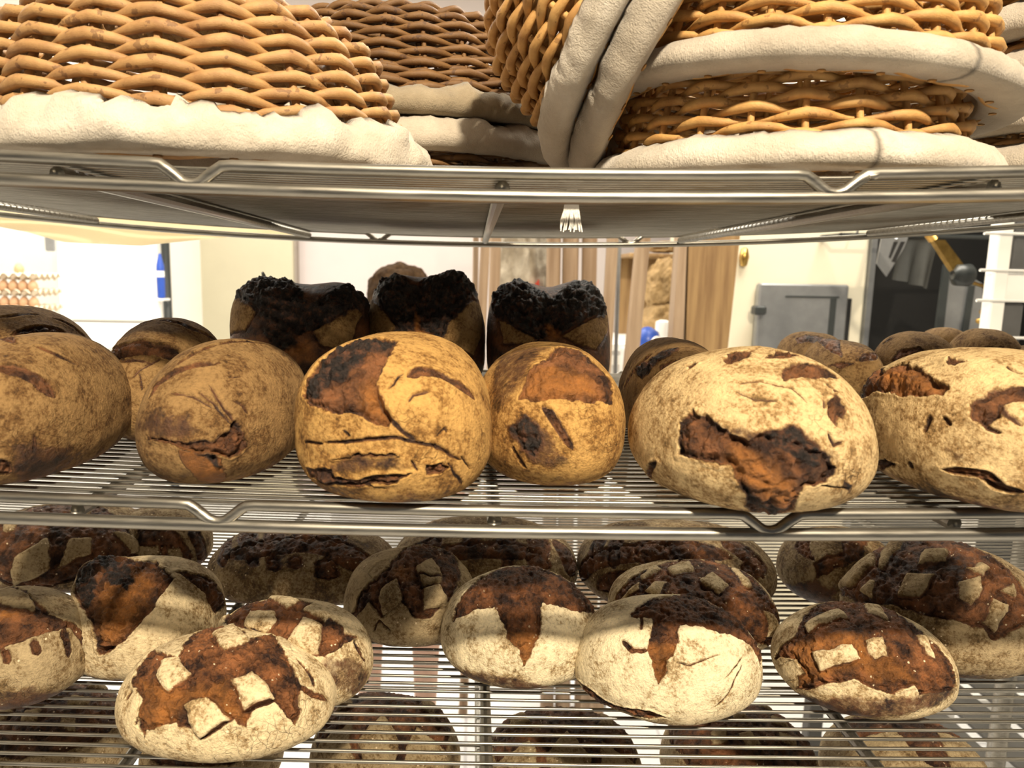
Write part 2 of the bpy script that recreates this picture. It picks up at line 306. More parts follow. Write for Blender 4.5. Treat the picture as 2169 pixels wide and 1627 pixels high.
 'B4': {"loc":[-0.0524,0.8113],"a":0.0673,"b":0.07,"h":0.1173,"s":2,"p":2.4,"f":[["BASE",0.3],["H",[-45,-29,84],0.015,0.42],["H",[44,-24,87],0.02,0.42],["H",[-2,-86,51],-0.014,0.35],["F",[-83,-50,25,-73,-17,67,-49,-68,54,-34,-85,41,-40,-87,28],0.0],["F",[32,-85,41,46,-64,61,76,-17,63,87,-26,42,77,-64,5,30,-92,23],0.0],["K",[-67,-12,73,-51,-10,85,-10,-49,87,35,6,93,60,7,79,72,6,69,52,-62,59,37,-81,46,26,-93,26,15,-92,37,-6,-90,43,-36,-89,29,-39,-80,46,-56,-53,64],0.0],["O",[-8,-75,66,-2,-80,61,-4,-89,45,19,-93,30,9,-98,20,-36,-91,21,-38,-89,27,-10,-91,39],0.0]]},
 'B5': {"loc":[0.0808,0.7955],"a":0.0654,"b":0.07,"h":0.1147,"s":2,"p":2.4,"f":[["BASE",0.3],["H",[-58,11,80],0.016,0.4],["H",[51,-13,85],0.016,0.4],["H",[-2,-85,53],-0.014,0.35],["F",[-75,-40,52,-63,-60,50,-27,-89,36,-32,-90,29,-73,-64,25],0.0],["F",[14,-89,43,46,-70,54,79,-22,57,82,-37,44,63,-75,21,36,-89,29],0.0],["K",[-73,12,67,-62,12,78,-39,8,92,0,-53,85,39,-6,92,62,-16,77,73,-18,66,71,-42,56,21,-84,50,12,-89,43,-27,-89,36,-49,-75,45,-77,-29,56],0.0],["O",[-15,-80,58,6,-83,55,10,-92,37,-2,-94,33,-12,-87,47],0.0]]},
 'X1': {"loc":[0.3923,0.854],"a":0.031,"b":0.06,"h":0.064,"s":2,"p":2.4,"f":[["B",[-64,-7,77,-38,-23,90,-10,-51,85,-38,-61,70,-71,-25,65],0.0],["S",[-67,59,45,-59,56,59],0.107]]},
 'X2': {"loc":[0.396,0.7922],"a":0.033,"b":0.06,"h":0.0599,"s":2,"p":2.4,"f":[["B",[-40,47,79,-21,30,93,-18,-13,98,-55,-63,55,-67,-26,70],0.0],["B",[-24,-80,55,5,-72,69,57,-50,65,34,-76,55,-15,-84,53],0.0],["B",[-80,-50,34,-54,-71,45,-31,-82,49,-56,-77,31],0.0]]},
 'X3': {"loc":[0.4609,0.7698],"a":0.0375,"b":0.04,"h":0.0693,"s":2,"p":2.4,"f":[["B",[-82,-46,35,-66,-50,55,-38,-70,61,-22,-79,57,-62,-68,40,-79,-57,24],0.0],["S",[-76,14,63,-61,0,80],0.074]]},
 'X4': {"loc":[0.6094,0.9568],"a":0.0284,"b":0.035,"h":0.0566,"s":2,"p":2.4,"f":[["B",[-64,-70,33,-29,-90,32,-43,-89,18],0.0]]},
 'X5': {"loc":[0.5443,0.7858],"a":0.0309,"b":0.04,"h":0.0683,"s":2,"p":2.4,"f":[["B",[-81,-48,34,-61,-58,53,-13,-79,60,-42,-83,36,-63,-76,17,-81,-53,26],0.0]]},
 'X6': {"loc":[0.5828,0.7554],"a":0.0459,"b":0.045,"h":0.0521,"s":2,"p":2.4,"f":[["S",[-83,-55,11,-68,-65,35],0.165]]},
 'F4': {"loc":[-0.1615,0.4662],"a":0.0729,"b":0.0539,"h":0.0637,"s":3,"p":2.2,"f":[["BASE",0.93],["B",[-74,-32,59,-73,15,67,-38,-25,89,-39,16,91,-36,48,80,-22,54,81,-7,59,81,20,9,98,33,35,88,47,8,88,71,-38,59,74,-62,28,72,-69,11,64,-70,32,55,-66,50,39,-81,44,36,-90,25,25,-89,38,4,-99,13,-4,-98,20,-19,-92,35,-49,-86,18,-49,-87,4,-56,-80,22,-52,-68,52,-66,-50,55],0.0],["O",[-63,-46,63,-45,-59,67,-19,-74,65,14,-62,77,21,-75,63,35,-86,37,19,-85,48,3,-75,66,-15,-83,54,-23,-90,36,-44,-87,20,-54,-78,33,-49,-68,54],0.0],["F",[-49,-45,75,-49,-29,82,-36,-27,89,-19,-52,83,-17,-56,81,-28,-65,71,-32,-70,64,-37,-66,66],0.0],["F",[18,-60,78,33,-47,82,54,-62,57,56,-64,53,33,-82,47,28,-75,60],0.0],["F",[-15,-83,54,3,-77,64,23,-90,38,2,-99,13,-7,-97,24],0.0],["F",[-18,18,97,-9,55,83,20,7,98,20,-4,98,7,-9,99,2,-22,97],0.0],["F",[56,-15,81,69,-13,72,81,-30,51,71,-38,59],0.0],["F",[27,58,77,50,25,83,57,7,82,47,6,88],0.0],["T",[2,-99,13,15,-94,31,21,-91,36],0.061],["T",[33,-83,45,44,-74,51,55,-65,52],0.072],["S",[69,-43,58,83,-38,42,94,-26,21],0.061],["T",[62,-5,78,76,-16,63,84,-29,45],0.039],["T",[-71,-57,41,-68,-52,52],0.039]]},
 'F3': {"loc":[-0.1325,0.5131],"a":0.0621,"b":0.0484,"h":0.0678,"s":3,"p":2.2,"f":[["B",[-84,8,53,-74,19,65,-54,31,78,-28,46,85,15,26,95,51,-4,86,71,-25,65,83,-15,54,72,-39,57,57,-63,52,48,-72,50,22,-69,69,-18,-61,77,-52,-34,79],0.0],["F",[-84,8,53,-71,21,68,-70,8,70,-70,-25,67,-87,0,49],0.0],["F",[-42,-39,82,-41,-18,90,-9,-20,98,-4,-41,91,-13,-58,80],0.0],["F",[18,-13,98,28,15,95,55,-9,83,49,-29,82],0.0],["F",[12,-65,75,23,-28,93,46,-35,82,46,-70,54,29,-73,61],0.0],["F",[-32,43,85,-12,47,87,13,16,98,0,-11,99],0.0],["S",[79,-28,55,86,-34,39,92,-32,23],0.043],["D",[42,-78,47,75,-49,45,98,-20,-4,83,-38,-42,60,-79,5],0.0]]},
 'F1': {"loc":[-0.3335,0.51],"a":0.0568,"b":0.0512,"h":0.0727,"s":3,"p":2.2,"f":[["B",[-24,-19,95,-17,37,92,35,-8,93,59,-23,77,80,-16,58,79,-26,55,67,-42,61,50,-63,60,30,-80,53,11,-83,55,-11,-79,60],0.0],["F",[-22,-9,97,-4,16,99,24,0,97,46,-24,86,45,-29,84,25,-34,91,2,-27,96],0.0],["O",[8,-39,92,30,-41,86,25,-48,84,6,-51,86],0.0],["S",[33,-78,54,40,-84,36],0.072],["S",[57,-59,57,65,-65,39],0.079],["S",[77,-29,56,90,-38,21],0.079],["S",[77,-16,62,95,-11,31,99,-7,9],0.094],["D",[24,-97,-4,64,-77,0,75,-26,-60,63,-46,-63,36,-66,-66,16,-86,-49],0.0]]},
 'F2': {"loc":[-0.2566,0.5593],"a":0.0576,"b":0.06,"h":0.0776,"s":3,"p":2.4,"f":[["H",[-69,3,72],0.01,0.3],["B",[-72,-8,69,-64,12,76,-51,27,82,11,9,99,48,-25,84,43,-50,75,32,-79,52,19,-92,35,-4,-99,13,-18,-98,9,-24,-87,44,-44,-66,61,-77,-23,59],0.0],["O",[-29,-47,83,0,-20,98,29,-45,84,26,-75,60,2,-96,29,-17,-92,35,-22,-75,62],0.0],["K",[-71,-6,71,-63,14,76,-64,12,76,-39,-44,81,-33,-70,64,-48,-61,63,-74,-15,65],0.0],["K",[-63,14,76,-33,2,94,6,-39,92,2,-59,81,-19,-48,85],0.0],["B",[43,-12,89,71,16,68,94,28,19,96,-13,26,70,-18,70],0.0]]},
 'F5': {"loc":[-0.0506,0.6169],"a":0.0591,"b":0.0591,"h":0.0712,"s":3,"p":2.15,"f":[["B",[-80,-61,2,-66,-63,40,-52,-55,65,-29,-38,88,-4,29,96,28,46,85,62,39,68,72,-22,66,68,-47,57,55,-73,41,32,-91,25,15,-95,28,-8,-86,51,-32,-91,25,-52,-75,40,-70,-70,11],0.0],["O",[-34,-43,84,2,-45,89,4,-61,80,-14,-60,79],0.0],["F",[-54,-38,75,-46,-24,86,-30,-21,93,-24,-40,88,-44,-53,73],0.0],["F",[-36,-79,50,-33,-70,64,-14,-63,76,-4,-85,53,-30,-91,27],0.0],["F",[8,-41,91,33,-17,93,47,-45,76,46,-55,69,21,-71,68],0.0],["F",[22,-72,66,45,-57,68,57,-74,36,23,-90,38],0.0],["T",[13,-53,84,31,-56,77,47,-47,75],0.04],["T",[-43,-90,-4,-35,-92,19,-20,-98,4],0.026],["F",[62,26,74,69,35,63,83,27,49,85,28,46,72,-5,69],0.0]]},
 'F6': {"loc":[0.041,0.5586],"a":0.0638,"b":0.0606,"h":0.0757,"s":3,"p":2.15,"f":[["B",[-82,-39,42,-72,-15,68,-49,18,86,-18,43,89,22,46,86,62,34,71,86,18,49,95,-2,31,60,-46,66,23,-52,82,19,-84,50,7,-97,22,-2,-100,9,-4,-94,33,-16,-87,47,-25,-73,64,-33,-54,78,-57,-50,65],0.0],["O",[-17,-85,51,17,-85,51,9,-96,27,0,-99,11,-2,-94,33],0.0],["D",[-82,-42,-39,-65,-59,-47,-30,-86,-41,7,-74,-67,42,-71,-56,4,-99,-13,-49,-87,-4],0.0]]},
 'F7': {"loc":[0.1478,0.5143],"a":0.0687,"b":0.0536,"h":0.0752,"s":3,"p":2.15,"f":[["BASE",0.98],["B",[-37,-10,92,-15,15,98,26,42,87,55,28,79,82,6,57,94,-21,28,85,-48,21,75,-40,52,51,-46,73,20,-46,86,2,-47,88,-8,-72,69,-20,-88,42,-28,-92,28,-33,-76,56,-25,-34,91,-44,-24,87],0.0],["O",[-29,-68,68,-8,-70,70,-20,-88,42,-28,-92,28,-32,-80,50],0.0],["S",[-55,-50,66,-47,-65,59,-34,-71,62],0.049],["T",[-8,-84,53,4,-86,51,18,-81,56,35,-72,60],0.017],["T",[29,-96,-4,41,-91,8,48,-84,25,58,-70,42],0.024],["T",[39,-86,32,51,-74,44,60,-63,50],0.017],["T",[-34,-25,91,-37,-46,81],0.031],["B",[-96,-11,-24,-86,-49,-14,-67,-67,-34,-39,-90,-19,-19,-95,-26,-37,-82,-44,-64,-56,-53,-85,-32,-41],0.0]]},
 'F8': {"loc":[0.1961,0.614],"a":0.0716,"b":0.0573,"h":0.0609,"s":3,"p":2.4,"f":[["B",[-100,-7,7,-84,-11,53,-57,9,82,-10,41,91,33,48,81,70,23,67,79,-36,50,89,-45,-4,69,-60,-41,43,-90,2,-2,-75,66,-65,-55,52,-85,-48,21],0.0],["F",[-33,-4,94,-15,18,97,0,20,98,-2,-16,99,-28,-28,92],0.0],["F",[-62,-45,65,-52,-35,78,-38,-38,84,-48,-58,66],0.0],["F",[-4,-41,91,18,-13,98,27,-47,84,12,-64,76],0.0],["F",[43,6,90,55,6,83,57,-34,75,45,-41,80],0.0],["F",[-62,-11,78,-41,12,90,-39,-4,92,-61,-23,76],0.0],["F",[56,-67,49,70,-61,36,86,-49,-12,59,-81,5],0.0],["F",[-86,-30,41,-64,-24,73,-67,-36,64,-93,-32,19],0.0]]},
 'F9': {"loc":[0.2974,0.5245],"a":0.0634,"b":0.057,"h":0.0631,"s":3,"p":2.15,"f":[["BASE",0.85],["B",[-100,7,4,-82,-7,57,-46,35,82,-5,59,81,27,47,84,55,28,79,56,-33,76,69,-60,41,71,-68,16,22,-95,22,10,-93,35,-7,-97,22,-28,-93,26,-42,-83,36,-66,-72,20,-88,-42,-22,-83,-52,21,-90,-29,32],0.0],["O",[-87,-20,44,-47,-38,79,-24,-46,86,-3,-77,64,10,-90,43,-22,-89,40,-39,-76,53,-81,-56,17,-88,-47,-10],0.0],["F",[-69,-2,72,-24,13,96,-26,-13,96,-70,-16,70],0.0],["F",[-75,-43,50,-36,-55,75,-38,-70,61,-74,-59,33],0.0],["F",[-23,-52,82,-4,-51,86,-8,-74,67,-25,-73,64],0.0],["F",[9,22,97,30,23,92,18,-18,97,2,-7,100],0.0],["F",[57,27,78,63,17,76,62,-22,75,60,-11,79],0.0],["F",[38,-38,84,50,-34,80,46,-64,61,37,-63,69],0.0],["F",[-99,-2,-13,-88,-33,33,-84,-50,21,-91,-10,-41],0.0],["D",[-82,-29,-49,-60,-79,9,-2,-98,18,52,-78,35,70,-70,10,24,-97,-9,-19,-91,-37,-59,-56,-59],0.0]]},
 'F10': {"loc":[0.3973,0.5857],"a":0.0768,"b":0.0692,"h":0.092,"s":3,"p":2.15,"f":[["BASE",0.8],["B",[-88,47,4,-71,45,54,-44,53,73,-4,43,90,32,27,91,36,-25,90,36,-66,66,32,-85,41,-7,-98,20,-15,-94,31,-25,-91,34,-38,-83,40,-61,-70,38,-75,-54,38,-97,-11,20],0.0],["F",[-88,47,8,-82,33,47,-61,31,73,-74,5,67,-93,8,35],0.0],["F",[-93,-6,35,-84,-9,53,-81,-17,56,-89,-29,36],0.0],["F",[-75,-3,66,-65,14,75,-34,48,81,-16,45,88,-47,10,88,-74,-8,67],0.0],["F",[-49,-27,83,-33,-8,94,-11,-13,98,-23,-34,91,-33,-31,89],0.0],["F",[-75,-45,49,-61,-31,73,-42,-45,79,-59,-59,54],0.0],["F",[-12,-47,87,6,-41,91,12,-49,86,-2,-59,81],0.0],["F",[-31,-73,61,-25,-60,76,-4,-59,81,-10,-70,70,-24,-80,55],0.0],["F",[-16,-91,39,-5,-77,64,9,-81,59,-6,-96,29],0.0],["F",[6,-71,71,26,-62,74,19,-75,63],0.0]]},
 'K1': {"loc":[-0.4074,0.7142],"a":0.0826,"b":0.0702,"h":0.0688,"s":3,"p":2.4,"f":[["BASE",0.7],["B",[-49,-82,31,-51,-39,77,-43,18,89,15,31,94,72,-13,69,96,-20,18,84,-50,-19,59,-81,-2,28,-93,-26,-13,-96,-26],0.0],["F",[-10,-91,39,17,-73,67,24,-79,57,28,-94,19,-11,-97,-20],0.0],["F",[37,-86,37,36,-67,64,56,-56,61,60,-71,36,50,-80,34,33,-93,15],0.0],["F",[-36,-60,71,-54,-17,82,-30,-23,92,-21,-63,75],0.0],["F",[13,-13,98,35,-6,93,43,-30,85,30,-41,86],0.0],["F",[69,-39,61,86,-18,49,98,-18,11,90,-38,21],0.0]]},
 'K2': {"loc":[-0.3223,0.7406],"a":0.0506,"b":0.0455,"h":0.0633,"s":3,"p":2.4,"f":[["BASE",0.7],["B",[-13,-69,72,47,-59,65,80,-61,4,73,-64,-22,64,-73,25,26,-88,40,-6,-93,37],0.0],["S",[72,-35,60,87,-39,30,79,-22,-57],0.28],["S",[36,-83,42,41,-91,8],0.115]]},
 'K3': {"loc":[-0.1628,0.6988],"a":0.0915,"b":0.0686,"h":0.0587,"s":3,"p":2.4,"f":[["BASE",0.65],["S",[-64,-51,58,-40,-52,75,-10,-47,88,16,-43,89,40,-47,79,59,-56,59,71,-62,34],0.339],["S",[-61,39,69,-42,-47,78],0.192],["S",[-35,35,87,-20,-44,87],0.192],["S",[-6,31,95,6,-41,91],0.192],["S",[26,40,88,30,-43,85],0.283],["S",[-79,22,57,-70,-30,64,-64,-64,44],0.147],["S",[-37,-63,69,-33,-78,54],0.102],["S",[-18,-66,73,-13,-84,53],0.113],["S",[3,-67,74,6,-82,57],0.113],["S",[31,-66,69,37,-86,37],0.192]]},
 'K4': {"loc":[0.0154,0.7079],"a":0.0919,"b":0.069,"h":0.0667,"s":3,"p":2.4,"f":[["BASE",0.65],["S",[-59,-64,49,-32,-67,67,-5,-66,75,22,-66,72,48,-61,63],0.285],["S",[-52,-32,79,-46,-67,58],0.162],["S",[-13,-31,94,-13,-60,79],0.143],["S",[21,-28,94,20,-59,78],0.143],["S",[51,-13,85,48,-66,58,51,-77,37],0.219],["S",[71,-16,68,82,-42,39,89,-45,10],0.285],["S",[20,-71,68,20,-86,46],0.095],["S",[-72,-43,55,-49,-54,68],0.238],["S",[-87,-39,30,-80,-28,53],0.067]]},
 'K5': {"loc":[0.2031,0.6955],"a":0.0948,"b":0.0711,"h":0.0709,"s":3,"p":2.4,"f":[["BASE",0.65],["S",[-96,-6,-27,-86,-35,37,-54,-54,65,5,-60,79,33,-65,68],0.277],["S",[-67,-61,42,-59,-21,78],0.126],["S",[-85,-32,43,-71,-2,71],0.214],["S",[-44,-70,56,-23,-36,90],0.214],["S",[-14,-75,65,4,-43,90],0.189],["S",[-82,-57,-6,-67,-70,25,-46,-80,39,-27,-83,49],0.214],["S",[37,-37,86,52,-50,69,65,-68,35],0.252],["S",[3,-64,77,11,-83,55],0.189],["S",[49,-64,59,50,-84,19],0.151]]},
 'K6': {"loc":[0.3627,0.6977],"a":0.0536,"b":0.0483,"h":0.0662,"s":3,"p":2.4,"f":[["BASE",0.65],["B",[-78,-4,62,-49,0,87,-65,-56,51,-79,-29,54],0.0],["B",[4,-16,99,60,7,79,2,-74,67,-63,-75,21,-66,-60,46,-22,-62,75],0.0],["D",[-87,16,-47,-66,-73,18,-37,-93,4,-46,-77,-44,-76,-25,-60],0.0]]},
}
# ------------------------------------------------------------------ loaves
_cs = {}
def cubesphere(N):
    if N in _cs: return _cs[N]
    t = np.tan(np.linspace(-1, 1, N+1)*np.pi/4)
    a, b = np.meshgrid(t, t, indexing='ij'); o = np.ones_like(a)
    P = np.concatenate([np.stack(f, -1).reshape(-1, 3) for f in ((o,a,b),(-o,b,a),(a,o,-b),(a,-o,b),(a,b,o),(b,a,-o))])
    P /= np.linalg.norm(P, axis=1)[:, None]
    key = np.round(P*1e5).astype(np.int64); _, first, invr = np.unique(key, axis=0, return_index=True, return_inverse=True)
    invr = invr.reshape(-1)
    idx = np.arange(6*(N+1)**2).reshape(6, N+1, N+1)
    q = np.stack([idx[:, :-1, :-1], idx[:, 1:, :-1], idx[:, 1:, 1:], idx[:, :-1, 1:]], -1).reshape(-1, 4)
    Q = invr[q]; U = P[first]
    c = U[Q].mean(1); nrm = np.cross(U[Q[:, 1]]-U[Q[:, 0]], U[Q[:, 2]]-U[Q[:, 0]])
    flip = (c*nrm).sum(1) < 0; Q[flip] = Q[flip][:, ::-1]
    _cs[N] = (U, Q); return _cs[N]
def base_shape(n, a, b, h, p=2.4, fl=.80):
    cb = .40*h/(1-.40*(1-fl)); ct = h-cb*fl
    q = n/((abs(n)**p).sum(1)**(1/p))[:, None]
    z = np.where(q[:, 2] > 0, q[:, 2]*ct, q[:, 2]*cb)
    z0 = -cb*fl; z = z0+(z-z0)*.5+np.sqrt(((z-z0)*.5)**2+(.035*h)**2)-z0
    return np.stack([q[:, 0]*a, q[:, 1]*b, z], 1)
def chart(n, c):
    c = c/np.linalg.norm(c); e1 = np.cross([0, 0, 1.], c)
    if np.linalg.norm(e1) < .1: e1 = np.cross([0, 1., 0], c)
    e1 /= np.linalg.norm(e1); e2 = np.cross(c, e1)
    d = np.clip(n@c, -1, 1); th = np.arccos(d); s = np.maximum(np.sin(th), 1e-6)
    return np.stack([(n@e1)/s*th, (n@e2)/s*th], -1), th
def sdf_poly(p, P):
    d = np.full(len(p), 1e9); inside = np.zeros(len(p), bool)
    for i in range(len(P)):
        a = P[i]; b = P[i-1]; e = b-a; w = p-a
        t = np.clip((w@e)/max(e@e, 1e-12), 0, 1); d = np.minimum(d, ((w-t[:, None]*e)**2).sum(1))
        c = (a[1] > p[:, 1]) != (b[1] > p[:, 1])
        with np.errstate(divide='ignore', invalid='ignore'):
            x = (b[0]-a[0])*(p[:, 1]-a[1])/(b[1]-a[1] if b[1] != a[1] else 1e-12)+a[0]
        inside ^= c & (p[:, 0] < x)
    d = np.sqrt(d); return np.where(inside, d, -d)
def sdf_line(p, P, w):
    best = np.full(len(p), -9.)
    tot = max(len(P)-1, 1)
    for i in range(len(P)-1):
        a = P[i]; e = P[i+1]-a; q = p-a
        t = np.clip((q@e)/max(e@e, 1e-12), 0, 1); dd = np.sqrt(((q-t[:, None]*e)**2).sum(1))
        s = (i+t)/tot; ww = w*.5*np.clip(1.35*np.sqrt(np.clip(4*s*(1-s), 0.02, 1)), 0, 1)
        best = np.maximum(best, ww-dd)
    return best
def make_loaf(name, key, mat, label, cat, group, N=90, rough=1.0, yaw=0.0, dz=0.0, data=None, seed=None):
    D = data or LOAVES[key]; a, b, h = D['a'], D['b'], D['h']
    n, Q = cubesphere(N)
    seed = seed if seed is not None else sum(ord(c)*(i+3) for i, c in enumerate(key)) % 97
    P = base_shape(n, a, b, h, D['p'])
    S = (a*b*h)**(1/3)
    g = np.sign(n)*abs(n)**1.4/np.array([a, b, h*.5]); g /= np.linalg.norm(g, axis=1)[:, None]
    zr = P[:, 2]/h
    W = P/S
    lo = fbm(W*1.1, seed, 2); mid = fbm(W*4, seed+5, 3); hi = fbm(W*14, seed+9, 3)
    flour = np.full(len(n), .90); burn_shade = np.zeros(len(n)); glow = np.zeros(len(n)); disp = lo*.035*S+mid*.010*S+hi*.0022*S
    warp = np.stack([fbm(W*8, seed+21, 5), fbm(W*8, seed+31, 5)], 1)*.075
    crust = np.zeros(len(n)); patch = np.zeros(len(n))
    flour -= .55*sstep(.30, .05, zr)*(0.5+.5*fbm(W*3, seed+3, 3))+.2*sstep(.16, .0, zr)
    for f in D['f']:
        k = f[0]
        if k == 'BASE': flour *= f[1]/.9; continue
        pts = np.array(f[1], float).reshape(-1, 3)/100; pts /= np.linalg.norm(pts, axis=1)[:, None]
        if k == 'H':
            th = np.arccos(np.clip(n@pts[0], -1, 1)); disp += f[2]*np.exp(-(th/f[3])**2); continue
        c = pts.mean(0)
        if np.linalg.norm(c) < .05: continue
        xy, th = chart(n, c); PP, pth = chart(pts, c)
        near = th < pth.max()+.25
        idx = np.where(near)[0]
        q = xy[idx]+warp[idx]*({'F': .5, 'S': .3, 'T': .3}.get(k, .85))
        s = sdf_line(q, PP, f[2]*(.8 if k == 'T' else 1.15)) if k in ('S', 'T') else sdf_poly(q, PP)
        px = .0045/ (S/.06)
        m = sstep(-px*3.5, px*3.5, s)
        if k in ('B', 'S'):
            wide = sstep(0, .10, s)
            patch[idx] *= 1-m
            crust[idx] = np.maximum(crust[idx], m)
            flour[idx] = flour[idx]*(1-m)+(-.10)*m
            depth = (-.0020+.0022*wide)*rough*(S/.06)
            disp[idx] += m*depth+.0008*sstep(-.07, -.005, s)*(1-m)*rough
            edge = np.exp(-((s-.012)/.014)**2)
            burn_shade[idx] = np.maximum(burn_shade[idx], .55*edge*m)  # scorched rim that also paints in the shadow edge along cuts
        elif k == 'T':
            flour[idx] *= 1-.95*m; disp[idx] -= .0022*m; burn_shade[idx] = np.maximum(burn_shade[idx], .55*m)
            crust[idx] = np.maximum(crust[idx], m*.3)
        elif k == 'O':
            mm = sstep(-.10, .06, s); glow[idx] = np.maximum(glow[idx], mm); burn_shade[idx] *= 1-.95*mm
            flour[idx] *= 1-sstep(-.02, .02, s)
        elif k == 'K':
            mm = sstep(-.05, .05, s); burn_shade[idx] = np.maximum(burn_shade[idx], mm*1.0); flour[idx] *= 1-mm
            crust[idx] = np.maximum(crust[idx], mm*.9); disp[idx] += mm*.003*hi[idx]
        elif k == 'D':
            mm = sstep(-.10, .10, s); burn_shade[idx] = np.maximum(burn_shade[idx], mm*.42); flour[idx] -= mm*.42
        elif k == 'F':
            edge = np.exp(-((s+.012)/.018)**2)
            burn_shade[idx] = np.maximum(burn_shade[idx]*(1-m), .50*edge*(1-m))  # scorch line doubling as a painted shadow edge round flour patches
            was = crust[idx].copy()
            flour[idx] = flour[idx]*(1-m)+.86*m; crust[idx] *= 1-m; glow[idx] *= 1-m
            disp[idx] += m*.0034*(S/.06)*(.55+.45*sstep(0, .05, s))*was*rough
            disp[idx] -= .0010*edge*(1-m)*rough
            burn_shade[idx] *= 1-m
    # ragged, bubbly crumb where the skin has burst
    rid = 1-abs(fbm(W*8, seed+41, 4))*2.2
    disp += crust*min(rough, 1.5)*(.0026*(rid-.45)+.0010*fbm(W*26, seed+51, 2))*(S/.06)
    disp *= sstep(.0, .10, zr)*.9+.1
    P = P+g*disp[:, None]
    P[:, 2] = np.maximum(P[:, 2], 0)+.0005
    x, y = D['loc']
    o = mesh_obj(name, P, Q.tolist(), mat)
    me = o.data
    for nm, arr in (('flour', flour), ('burn_shade', burn_shade), ('glow', glow)):
        at = me.attributes.new(nm, 'FLOAT', 'POINT'); at.data.foreach_set('value', np.clip(arr, -.5, 1.2).astype(np.float32))
    o.location = (x, y, shelf_z(D['s'], x)+WIRE_R+dz); o.rotation_euler = (0, 0, yaw)
    props(o, label, cat, group)
    return o

# ------------------------------------------------------------------ rack
SH = {1: (EYE+.052, .07), 2: (EYE-.130, .045), 3: (EYE-.312, .02), 4: (EYE-.494, .02)}
def shelf_z(s, x): b, k = SH[s]; return b+k*x*x
WIRE_R = .00125
Y0, Y1, XW = .396, 1.0, .76
def sagline(s, y, dz, x0=-XW, x1=XW, n=41, kinks=()):
    P = []
    xs = sorted(set(list(np.linspace(x0, x1, n))+[k+d for k in kinks for d in (-.021, -.016, -.011, -.005, -.0015, .0015, .005, .011, .016, .021)]))
    for x in xs:
        z = shelf_z(s, x)+dz
        for k in kinks:
            t = abs(x-k)
            if t < .018: z -= .0098*float(sstep(.018, .0015, np.array(t)))
        P.append((x, y, z))
    return P
rack = empty('wire_shelving_rack', (0, 0.7, 0), 'chrome wire shelving rack with sagging shelves holding baskets above and loaves below', 'shelving rack')
def to_rack(o):
    o.location = (0, -0.7, 0); return o
for s in (1, 2, 3, 4):
    m = MB(); ys = np.arange(Y0+.010, Y1-.004, .0104)
    if s == 4: ys = np.arange(Y0+.05, Y1-.02, .055)
    for y in ys: m.tube(sagline(s, y, 0), WIRE_R, 6)
    deck = to_rack(m.build('shelf', STEEL, rack, smooth=True)); deck['label'] = ['', 'top shelf of thin parallel wires', 'middle shelf of thin parallel wires', 'lower shelf of thin parallel wires', 'bottom shelf of thin parallel wires'][s]
    kk = {1: (-.148, .187), 2: (-.140, .167), 3: (-.15, .17), 4: (-.15, .17)}[s]
    for y in (Y0, Y1):
        MB().tube(sagline(s, y, -.011), .0037, 12).build('rail', STEEL, deck, smooth=True)
        MB().tube(sagline(s, y, .0008, kinks=[k+(0 if y < .5 else .02) for k in kk], n=61), .0032, 12).build('truss_wire', STEEL, deck, smooth=True)
    for x in (-XW, XW):
        MB().tube([(x, Y0, shelf_z(s, x)-.011), (x, Y1, shelf_z(s, x)-.011)], .0037, 10).build('end_rail', STEEL, deck, smooth=True)
    for x in (-.50, -.22, .014, .272, .52):
        MB().tube([(x, Y0+.004, shelf_z(s, x)-.0065), (x, Y1-.004, shelf_z(s, x)-.0065)], .0042, 10).build('cross_rib', STEEL, deck, smooth=True)
for x in (-XW-.013, XW+.013):
    for y in (Y0+.01, Y1-.01):
        to_rack(MB().lathe([(.0125, 0.0), (.0125, 1.95), (.006, 1.96)], 16, (x, y, 0)).build('post', STEEL, rack, auto=True))

# mid shelf loaves
G2 = 'long loaves on the middle shelf'
spec = [
 ('L1', TAN_SHADED, 'smooth tan long loaf with one curved slash, at the corner end of the middle shelf', 110),
 ('L2', TAN_SHADED, 'tan long loaf with fine cracks and an orange split at its low tip', 120),
 ('L3', GOLD, 'golden long loaf with a big charred gash and a dark smile-shaped blister', 150),
 ('L4', GOLD, 'loaf with a glowing orange burst top and sooty black smudge on its tip', 120),
 ('L5', TAN_SHADED, 'narrow tan loaf with an orange flank, tucked beside the big pale blistered loaf', 80),
 ('L6', PALE, 'largest pale loaf with a glossy brown and black blister on its rounded end', 150),
 ('L7', PALE, 'pale cracked loaf with torn brown ridge, at the oven end of the middle shelf', 140)]
for k, m, lab, N in spec: make_loaf('bread_loaf', k, m, lab, 'loaf', G2, N)
GB = 'loaves in the rear row of the middle shelf'
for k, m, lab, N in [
 ('B1', TAN_SHADED, 'domed tan loaf behind the smooth corner loaf, below the egg trays', 80),
 ('B2', TAN_SHADED, 'cracked brown loaf with a wide dark slash, peeking between two tan loaves', 80),
 ('X1', TAN_SHADED, 'small humped tan loaf in front of the grey oven door', 50),
 ('X2', TAN_SHADED, 'tan loaf with brown patch on top behind the largest pale loaf', 60),
 ('X3', TAN_SHADED, 'humped loaf with a dark slash in front of the black oven mouth', 60),
 ('X4', TAN_SHADED, 'tiny distant loaf crown below the brass hook', 40),
 ('X5', TAN_SHADED, 'domed tan loaf with a reddish slash near the white rack post', 60),
 ('X6', TAN_SHADED, 'low tan loaf behind the pale cracked loaf, last of its row', 50)]:
    make_loaf('bread_loaf', k, m, lab, 'loaf', GB, N)
